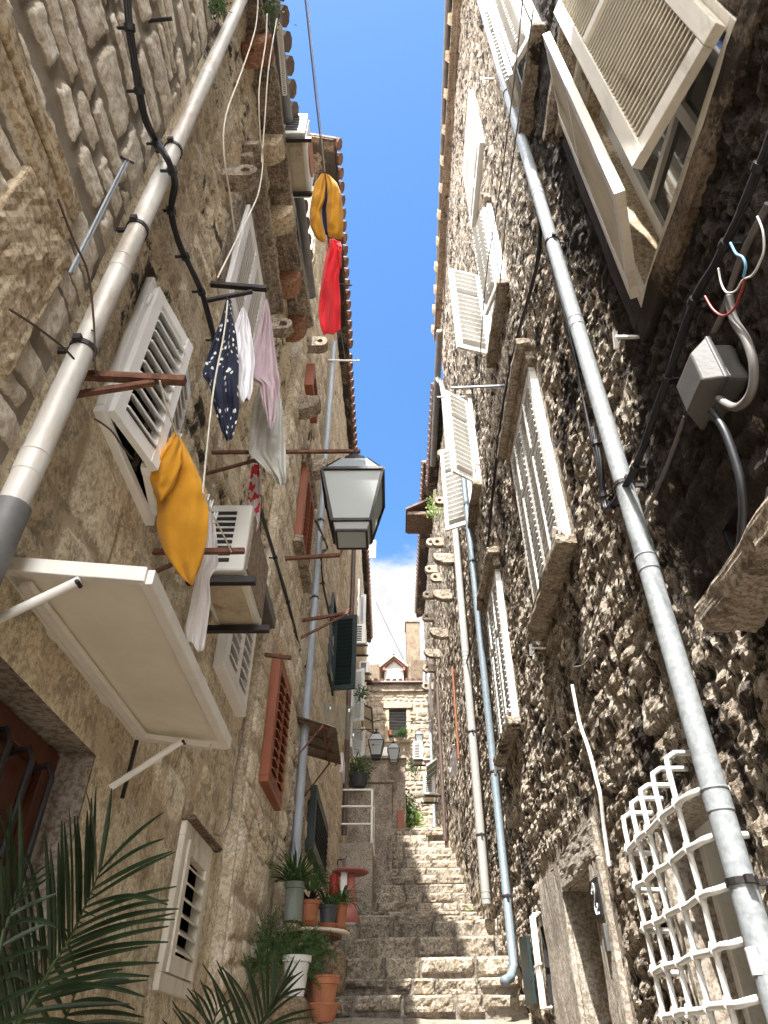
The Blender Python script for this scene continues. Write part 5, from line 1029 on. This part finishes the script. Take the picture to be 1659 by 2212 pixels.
def fern(cs,n,L,mat,label,seed=1,name='asparagus_fern'):
    rr=random.Random(seed); mb=MB()
    for i in range(n):
        c=V(rr.choice(cs)); a=rr.uniform(0,6.283); e=rr.uniform(-.3,1.5); l=L*rr.uniform(.4,1.); p=c.copy(); d=V((math.cos(a)*math.cos(e),math.sin(a)*math.cos(e),math.sin(e)))
        for j in range(9):
            q=p+d*l/9
            for k in range(5):
                v=V((rr.gauss(0,1),rr.gauss(0,1),rr.gauss(0,1))).normalized(); tip=q+v*l*.12; s=v.cross(d).normalized()*.0022
                mb.add([q-s,q+s,tip],[(0,1,2)])
            p=q; d=(d+V((rr.uniform(-.15,.15),rr.uniform(-.15,.15),-.12))).normalized()
    return tag(mb.build(name,M[mat],None,recalc=False),label,'plant')
TZ=P(590,1992,X=-1.03).z; 
tc_=P(672,2010,Z=.80); TZ=.80
tb=thing('wall_table',(-.72,5.6,.1),'round white stone tabletop on rusty scrolls holding plant pots','table')
tcx=P(674,2014,Z=TZ); rt=82/F_*(tcx.y*math.cos(PITCH)+tcx.z*math.sin(PITCH))
mb=MB(); mb.lathe(tcx,[(rt*.97,-.022),(rt,-.014),(rt,-.003),(rt*.985,0)],36); mb.build('tabletop',M['marble'],tb)
mb=MB(); mb.lathe(tcx+V((0,0,-.022)),[(rt*.78,-.02),(rt*.80,0)],30); mb.build('iron_hoop',M['rust'],tb)
for s_ in (-1,1):
    for ax in ((1,0),(0,1)):
        dx,dy=ax[0]*s_,ax[1]*s_; pts=[]
        for k in range(22):
            t=k/21*2*math.pi*1.15; r=.075*(1-.55*k/21); pts.append(tcx+V((dx*(.10+r*math.cos(t)),dy*(.10+r*math.cos(t)),-.11+r*math.sin(t))))
        pts=pts+[]; mb=MB(); mb.tube(pts,.009,6); mb.tube([tcx+V((dx*.17,dy*.17,-.11)),tcx+V((dx*.10,dy*.10,-.25)),tcx+V((dx*.03,dy*.03,-.45)),tcx+V((dx*.18,dy*.18,-.72))],.011,6); mb.build('leg',M['rust'],tb,smooth=True)
at=lambda px,py: P(px,py,Z=TZ+.001)
def potpx(x0,x1,ytop,yb,mat,label,saucer,taper=.85,base=None,Z=None):
    """pot standing on height Z, seen between pixel columns x0..x1"""
    Z=TZ+.014 if Z is None else Z; c=P((x0+x1)/2,yb,Z=Z); sc=(c.y*math.cos(PITCH)+c.z*math.sin(PITCH)); r=(x1-x0)/2/F_*sc; h=(yb-ytop)/F_*sc/1.05
    return pot(c,r*taper*.9,r*.93,h,mat,label,saucer)
s1=potpx(609,655,1912,1991,'potgrey','tall ribbed grey green pot, leftmost on the stone table',None,.98)
s2=potpx(643,689,1950,1998,'terracotta','orange brown pot with dark purple leaves on the stone table','terracotta',.8)
s3=potpx(686,728,1960,2003,'potblack','dark grey plastic pot, third along the stone table','terracotta',.8)
s4=potpx(719,750,1955,2010,'terracotta','slim orange pot at the right rim of the stone table','terracotta',.75)
strap_plant(s1,150,.34,'spider','large spider plant spilling from the tall grey green pot',.0075,3,1.)
strap_plant(s1+V((.12,.0,-.03)),60,.24,'spider','spider plant offshoot between the grey pot and the terracotta pot',.0065,13,1.)
strap_plant(s2,26,.13,'purpleleaf','dark purple leaved plant in the orange brown pot',.016,4,.5,'purple_plant')
strap_plant(s3,80,.20,'spider','bright strap leaved plant in the dark plastic pot',.0065,5,1.)
strap_plant(s4,80,.24,'spider','drooping spider plant at the right rim of the table',.006,6,1.5)
# lower pots
zf=step_z(5.2)
mb=MB(); 
def boulder(x0,x1,y0,y1,D,label,seed,dp=.3):
    a=P(x0,y0,D=D);b=P(x1,y1,D=D); c=(a+b)/2; r=V((abs(b.x-a.x)/2,dp/2,abs(a.z-b.z)/2)); mb=MB(); rows=[]
    for j in range(17):
        ph=-math.pi/2+math.pi*j/16; row=[]
        for i in range(25):
            th=2*math.pi*(i%24)/24; d=V((math.cos(ph)*math.cos(th),math.cos(ph)*math.sin(th),math.sin(ph))); d=V([math.copysign(abs(k)**.55,k) for k in d]); k=1+.16*mnoise.noise(d*1.3+V((seed,0,0)))
            row.append(c+V((d.x*r.x,d.y*r.y,d.z*r.z))*k)
        rows.append(row)
    mb.grid(rows); tag(mb.build('boulder',M['boulder'],smooth=True,sub=1),label,'boulder')
boulder(692,746,2040,2160,4.95,'upright rough stone block between the table and the steps',1)
boulder(585,668,2152,2240,4.3,'rough pale stone at the bottom edge beneath the white pot',5)
Z4=P(697,2205,D=4.4).z; cc=P(697,2208,D=4.4)
pt=thing('plant_pot',cc,'ribbed terracotta pot in a deep saucer at the foot of the steps','pot','plant pots by the steps')
r=.095; mb=MB(); mb.lathe(cc+V((0,0,.05)),[(r*.72,0),(r*.92,.15),(r*1.0,.152),(r*1.0,.185),(r*1.06,.187),(r*1.06,.20),(r*.94,.20),(r*.9,.17)],26); mb.build('pot_body',M['terracotta'],pt)
mb=MB(); mb.lathe(cc,[(r*.7,0),(r*1.12,.085),(r*1.16,.09),(r*1.16,.10),(r*1.08,.10),(r*.7,.03)],26); mb.build('saucer',M['terracotta'],pt)
mb=MB(); mb.lathe(cc+V((0,0,.05)),[(.001,.17),(r*.9,.17)],18,False); mb.build('soil',M['soil'],pt)
mb=MB(); mb.tube([cc+V((.01,0,.2)),cc+V((.005,0,.34))],.004,6); mb.tube([cc+V((-.03,0,.2)),cc+V((.02,.02,.33)),cc+V((.07,0,.42))],.008,6); mb.tube([cc+V((.0,.02,.27)),cc+V((-.04,.02,.36))],.006,6); tag(mb.build('pruned_stem',M['twig']),'pruned bare stem in the ribbed terracotta pot','plant')
cw=P(636,2153,D=4.35); pw=pot(cw,.06,.088,.22,'potwhite','chipped white pot standing on the rough pale stone',None)
fern([P(580,2040,D=4.7),P(560,2090,D=4.4),P(610,2060,D=4.7),P(640,2075,D=4.6)],340,.26,'fern','feathery fern mass under the stone table',2)
fern([P(668,2045,D=4.8),P(672,2115,D=4.5),P(655,2100,D=4.5),P(690,2060,D=4.7)],300,.18,'fern','brighter feathery fern over the ribbed terracotta pot',7)
# red table with coffee pot
rc=P(757,1884,Y=9.9); rtb=thing('bistro_table',(rc.x,rc.y,step_z(rc.y)),'faded red round plastic table before the grey rendered block','table')
sc=rc.y*math.cos(PITCH)+rc.z*math.sin(PITCH); rr_=40/F_*sc; mb=MB(); mb.lathe(rc,[(rr_*.9,-.02),(rr_,-.005),(rr_,.008),(rr_*.97,.012)],30); mb.build('tabletop',M['pinkred'],rtb)
mb=MB(); mb.lathe(rc,[(.16,step_z(rc.y)-rc.z),(.10,-.45),(.075,-.25),(.065,-.1),(.06,-.02)],18); mb.build('pedestal',M['pinkred'],rtb,smooth=True)
mk=thing('moka_pot',rc+V((-.09,0,.012)),'faceted aluminium coffee pot with black handle on the red table','coffee pot'); q=rc+V((-.06,0,.012))
mb=MB(); mb.lathe(q,[(.062,0),(.05,.07),(.053,.075),(.066,.14),(.05,.15),(.012,.165)],8); mb.build('pot_body',M['moka'],mk); mb=MB(); mb.tube([q+V((-.05,0,.14)),q+V((-.11,0,.135)),q+V((-.115,0,.09)),q+V((-.10,0,.05))],.010,6); mb.build('handle',M['black'],mk,smooth=True); mb=MB(); mb.lathe(q+V((0,0,.165)),[(.008,0),(.014,.012),(.004,.02)],8); mb.build('knob',M['black'],mk)
c=P(722,1902,Y=9.7); mb=MB(); mb.lathe(c,[(.055,-.2),(.06,-.1),(.06,.05),(.02,.08)],14); tag(mb.build('red_stool',M['redplastic'],smooth=True),'bright red plastic stool half hidden left of the faded red table','stool')
c=P(743,1900,Y=9.8); mb=MB(); mb.box(c.x-.045,c.x+.04,c.y,c.y+.05,c.z-.35,c.z+.09); tag(mb.build('pale_box',M['greypipe'] if False else M['whitestrut'],bevel=.006),'pale grey box standing behind the faded red table','box')
# ------------------------------------------------------------ palms
def frond(rach,left,right,D,D2,parent,w_=.011,seed=1,shift=0.,dd=.25):
    """rach: pixel polyline of the midrib; leaflets from it on both sides"""
    rr=random.Random(seed); n=len(rach)
    rp=[P(x,y,D=D+(D2-D)*i/(n-1)) for i,(x,y) in enumerate(rach)]; sp=smooth_pts(rp,10); mb=MB(); m_=len(sp); mb.tube(sp,[.008*(1-i/m_)+.0015 for i in range(m_)],6); mb.build('stem',M['stem'],parent,smooth=True)
    mb=MB()
    for s_,ends in ((1,left),(-1,right)):
        k=len(ends)
        ends=sum([[e,((e[0]+f_[0])/2+rr.uniform(-9,9),(e[1]+f_[1])/2+rr.uniform(-14,14))] for e,f_ in zip(ends,ends[1:])],[])+[ends[-1]]; ends=[e for e in ends if rr.random()>.22]; k=len(ends)
        for i,(ex,ey) in enumerate(ends):
            t=i/(k-1) if k>1 else 0; a=sp[min(m_-1,int(t*(m_-1)))]; b=P(ex,ey,D=D+(D2-D)*t+rr.uniform(-dd,dd*.3)); ln=(b-a).length; d=(b-a)/ln
            bx_=rr.uniform(-.06,.06); bz_=rr.uniform(-.10,.03)
            sd=d.cross(V((0,-1,.3))).normalized(); up=sd.cross(d).normalized(); A=[];B=[];C=[];K=8
            for j in range(K+1):
                q=j/K; ww=.66*w_*(math.sin(math.pi*min(1,(q*.86+.10)))**.7)*(1.0-.25*q)+.0004; sag=V((bx_*ln*q*q,0,(-.03+bz_)*ln*q*q+.02*ln*math.sin(q*3.14)))
                p=a.lerp(b,q)+sag; A.append(p-sd*ww+up*ww*.45);C.append(p);B.append(p+sd*ww+up*ww*.45)
            mb.grid([A,C,B])
    o=mb.build('frond',M['palm'],parent,recalc=False,smooth=False); return o
pa=thing('palm_plant',P(-60,2600,D=1.7),'dark palm with long pointed leaflets, bottom left corner','palm')
L1=[(-60,1990),(-40,1960),(-20,1900),(15,1870),(30,1840),(58,1835),(70,1800),(85,1790),(118,1815),(130,1770),(160,1745),(176,1718),(202,1712),(212,1690),(250,1690)]
R1_=[(130,2330),(180,2290),(230,2250),(260,2200),(300,2140),(310,2090),(330,2060),(340,2030),(365,1990),(375,1950),(380,1920),(395,1900),(402,1872),(385,1825),(355,1735)]
frond([(0,2330),(40,2210),(75,2150),(110,2090),(150,2030),(185,1955),(215,1885)],L1,R1_,1.75,1.95,pa,.0125,3)
frond([(-60,2300),(-20,2120),(15,1990),(45,1930)],[(-120,1950),(-80,1900),(-50,1850),(-30,1820),(-10,1790),(8,1760),(20,1700),(45,1700)],[(60,2250),(80,2160),(100,2100),(110,2040),(115,1990),(120,1930),(125,1870),(100,1790)],1.25,1.5,pa,.009,8)
frond([(-80,2420),(40,2330),(110,2250),(150,2180),(170,2120)],[(-60,2180),(-40,2120),(0,2080),(20,2050),(50,2030),(80,2010),(120,1990),(150,1975)],[(180,2420),(220,2360),(250,2310),(280,2280),(300,2230),(310,2190),(300,2150),(270,2090)],1.9,2.1,pa,.012,5)
frond([(-50,2200),(0,2050),(40,1990),(90,1960),(160,1930)],[(-60,1850),(-30,1880),(10,1900),(50,1905),(100,1890),(150,1880),(190,1870)],[(0,2250),(50,2190),(90,2120),(130,2060),(170,2000),(200,1960),(210,1930)],2.3,2.4,pa,.008,15)
pb=thing('palm_plant',P(520,2500,D=2.9),'smaller fan of palm leaflets at the bottom edge before the ferns','palm')
frond([(500,2420),(515,2300),(545,2240),(570,2200),(590,2180)],[(350,2230),(375,2150),(400,2130),(430,2100),(450,2080),(470,2060),(480,2075),(500,2060),(530,2050),(555,2045),(575,2038),(600,2030)],[(500,2400),(560,2360),(620,2300),(640,2270),(680,2155),(690,2150),(640,2120),(672,2085),(650,2070),(640,2055)],2.7,3.1,pb,.012,21,dd=.35)
frond([(420,2420),(440,2300),(455,2230),(470,2180)],[(350,2260),(365,2200),(385,2160),(410,2120),(430,2110),(450,2100)],[(520,2330),(530,2270),(535,2220),(530,2180),(515,2150),(500,2130)],2.9,3.0,pb,.010,33)
# ------------------------------------------------------------ small greenery
def tuft(c,n,L,mat,label,seed,name='wall_plant',w_=.012,hang=False,spread=.1,cat='plant'):
    rr=random.Random(seed); mb=MB()
    for i in range(n):
        p=V(c)+V((rr.gauss(0,spread),rr.gauss(0,spread),rr.gauss(0,spread)-(abs(rr.gauss(0,spread*2)) if hang else 0))); d=V((rr.gauss(0,1),rr.gauss(0,1),rr.gauss(0,1)+(.5 if not hang else -.8))).normalized(); s=d.cross(V((rr.gauss(0,1),rr.gauss(0,1),rr.gauss(0,1)))).normalized()*w_*rr.uniform(.6,1.3); t=p+d*L*rr.uniform(.5,1.2)
        mb.add([p,p.lerp(t,.4)-s,t,p.lerp(t,.4)+s],[(0,1,2,3)])
    return tag(mb.build(name,M[mat],None,recalc=False),label,cat)
tuft(P(937,1085,X=.98),260,.10,'bright','weeds sprouting from the right eave by the open shutters',3,spread=.10,hang=True)
tuft(P(474,5,X=-.98),260,.035,'weed','small leafy weed hanging under the ledge at the top left',4,spread=.03,hang=True,w_=.006)
tuft(P(585,15,Z=5.9),160,.04,'weed','weed growing on the ledge top beside the wire rack',9,spread=.05,w_=.006)
tuft(P(880,1785,Y=18.3),180,.25,'bright','sunlit clump of leaves at the head of the steps',5,'garden_plant',.03,spread=.15); strap_plant(P(893,1785,Y=18.4),40,.5,'bright','agave like rosette beside the sunlit clump',.035,8,.4,'rosette_plant')
tuft(P(872,1730,Y=18.0),500,.12,'weed','dark ivy climbing at the side of the red brown door',6,'ivy',.03,spread=.16,hang=True)
tuft(P(772,1660,Y=13),420,.12,'weed','dark bushy plant in a hanging basket over the railing',7,'basket_plant',.014,spread=.11)
c=P(775,1680,Y=13); mb=MB(); mb.lathe(c+V((0,0,-.17)),[(.12,0),(.19,.2),(.2,.22),(.17,.22)],16); tag(mb.build('basket',M['potblack']),'dark basket on the mottled terrace wall','basket')
strap_plant(P(868,1590,Y=21.3),60,.4,'spider','long leaved plant behind the grille of the end house window',.02,9,1.,'window_plant'); c=P(843,1588,Y=21.35); pot(c,.06,.08,.14,'terracotta','tiny terracotta pot on the end house window sill',None,group=None)
tuft(P(893,1640,Y=20.5),260,.1,'weed','green tuft on the end house wall beside the white unit',11,w_=.02,spread=.1,hang=True)
tuft(P(895,1735,Y=21),200,.1,'weed','thin green creeper low on the end house wall',12,w_=.02,spread=.12,hang=True)
tuft(P(790,1962,Y=11.3),60,.05,'weed','grass tuft at the foot of the grey rendered block',13,w_=.006,spread=.05); tuft(P(1014,1962,Y=10.9),40,.04,'bright','tiny weed against the right wall at the landing',14,w_=.006,spread=.03)
tuft(P(780,1500,Y=13),200,.08,'weed','potted greenery on a far left window ledge',17,w_=.015,spread=.08)
# wire rack on the ledge
rk=thing('wire_rack',P(605,120,Z=6.1),'white wire rack lying on the ledge beside the gutter','rack'); a0=P(597,40,Z=6.15);a1=P(609,60,Z=6.15);b0=P(611,205,Z=6.15);b1=P(619,205,Z=6.15); mb=MB()
for i in range(31): t=i/30; mb.tube([a0.lerp(b0,t),a1.lerp(b1,t)],.004,4)
mb.tube([a0,b0],.006,5); mb.tube([a1,b1],.006,5); mb.tube([a0,a1],.006,5); mb.tube([b0,b1],.006,5); mb.build('wires',M['alu'],rk)
# laundry and awnings far right, lines
cloth('white_cloth',[(978,1608),(973,1640),(971,1665),(974,1680)],[(983,1608),(986,1640),(989,1665),(985,1676)],11.5,'cloth_white','small white garment hanging on the right wall by the white downpipe','laundry',2,.05,3,seed=2)
cloth('long_white_cloth',[(926,1460),(927,1500),(929,1530),(931,1550)],[(930,1460),(933,1500),(935,1525),(933,1548)],17,'cloth_white','long narrow white cloth beneath the lowest ring stone','laundry',2,.05,3,seed=4)
ss_=thing('sun_screen',P(940,1640,D=15),'pale green striped sun screen on the right wall','sun screen'); ps=[P(921,1655,D=14.6),P(942,1640,D=14.9),P(942,1672,D=15.2),P(922,1690,D=15.)]; mb=MB(); mb.ext(ps,(.02,0,.02)); mb.build('screen',M['sage'],ss_)
for k in (0,.33,.66,1): mb=MB(); mb.bar(ps[0].lerp(ps[3],k),ps[1].lerp(ps[2],k),.02,.02); mb.build('slat',M['whitestrut'],ss_)
for l,r,lb in (([(968,430),(960,600),(956,720),(945,855)],.005,'thin line along the right eave, outer'),([(990,20),(984,130),(975,330),(962,600),(954,760)],.004,'thin line along the right eave, inner'),([(1130,-10),(1110,180),(1078,420),(1050,600),(1035,800)],.004,'drying line before the upper open shutters, left one'),([(1152,20),(1130,190),(1100,400),(1085,560),(1072,690)],.004,'drying line before the upper open shutters, right one')):
    rope(PL(l,.72),lb,r,'greycable')
def rarm(p0,p1,lb,w_=.02,Xw=1.17):
    a=P(*p0,X=Xw); b=P(*p1,Y=a.y); mb=MB(); mb.bar(a+V((.05,0,0)),b,w_,w_); tag(mb.build('line_arm',M['greypipe']),lb,'bracket')
rarm((1083,833),(975,838),'thin grey arm under the straight open shutter, right wall'); rarm((1010,857),(944,858),'dark thin arm near the right gutter end',.02)
def pin(px,py,lb):
    c=P(px,py,X=1.12); mb=MB(); mb.bar((1.2,c.y,c.z),(1.08,c.y,c.z),.014,.014); mb.bar((1.08,c.y-.01,c.z+.03),(1.08,c.y+.03,c.z-.05),.02,.012); tag(mb.build('shutter_holdback',M['white_pvc']),lb,'holdback','white shutter holdbacks')
pin(1348,728,'white holdback on the dark wall below the big cream shutters'); pin(1158,1400,'white holdback left of the middle sill'); pin(1078,1660,'white holdback beside the blue grey downpipe'); pin(1052,170,'white holdback beside the highest window')
rope([P(812,1300,D=17),P(840,1360,D=18),P(872,1425,D=21)],'thin wire crossing the cloud above the end house',.006,'greycable')
cable('cable',[P(800,1560,D=15),P(830,1555,D=16),P(870,1560,D=20),P(905,1556,D=20),P(925,1560,D=17)],.012,'black','black cable strung across in front of the end house')
print('objects',len(bpy.data.objects))
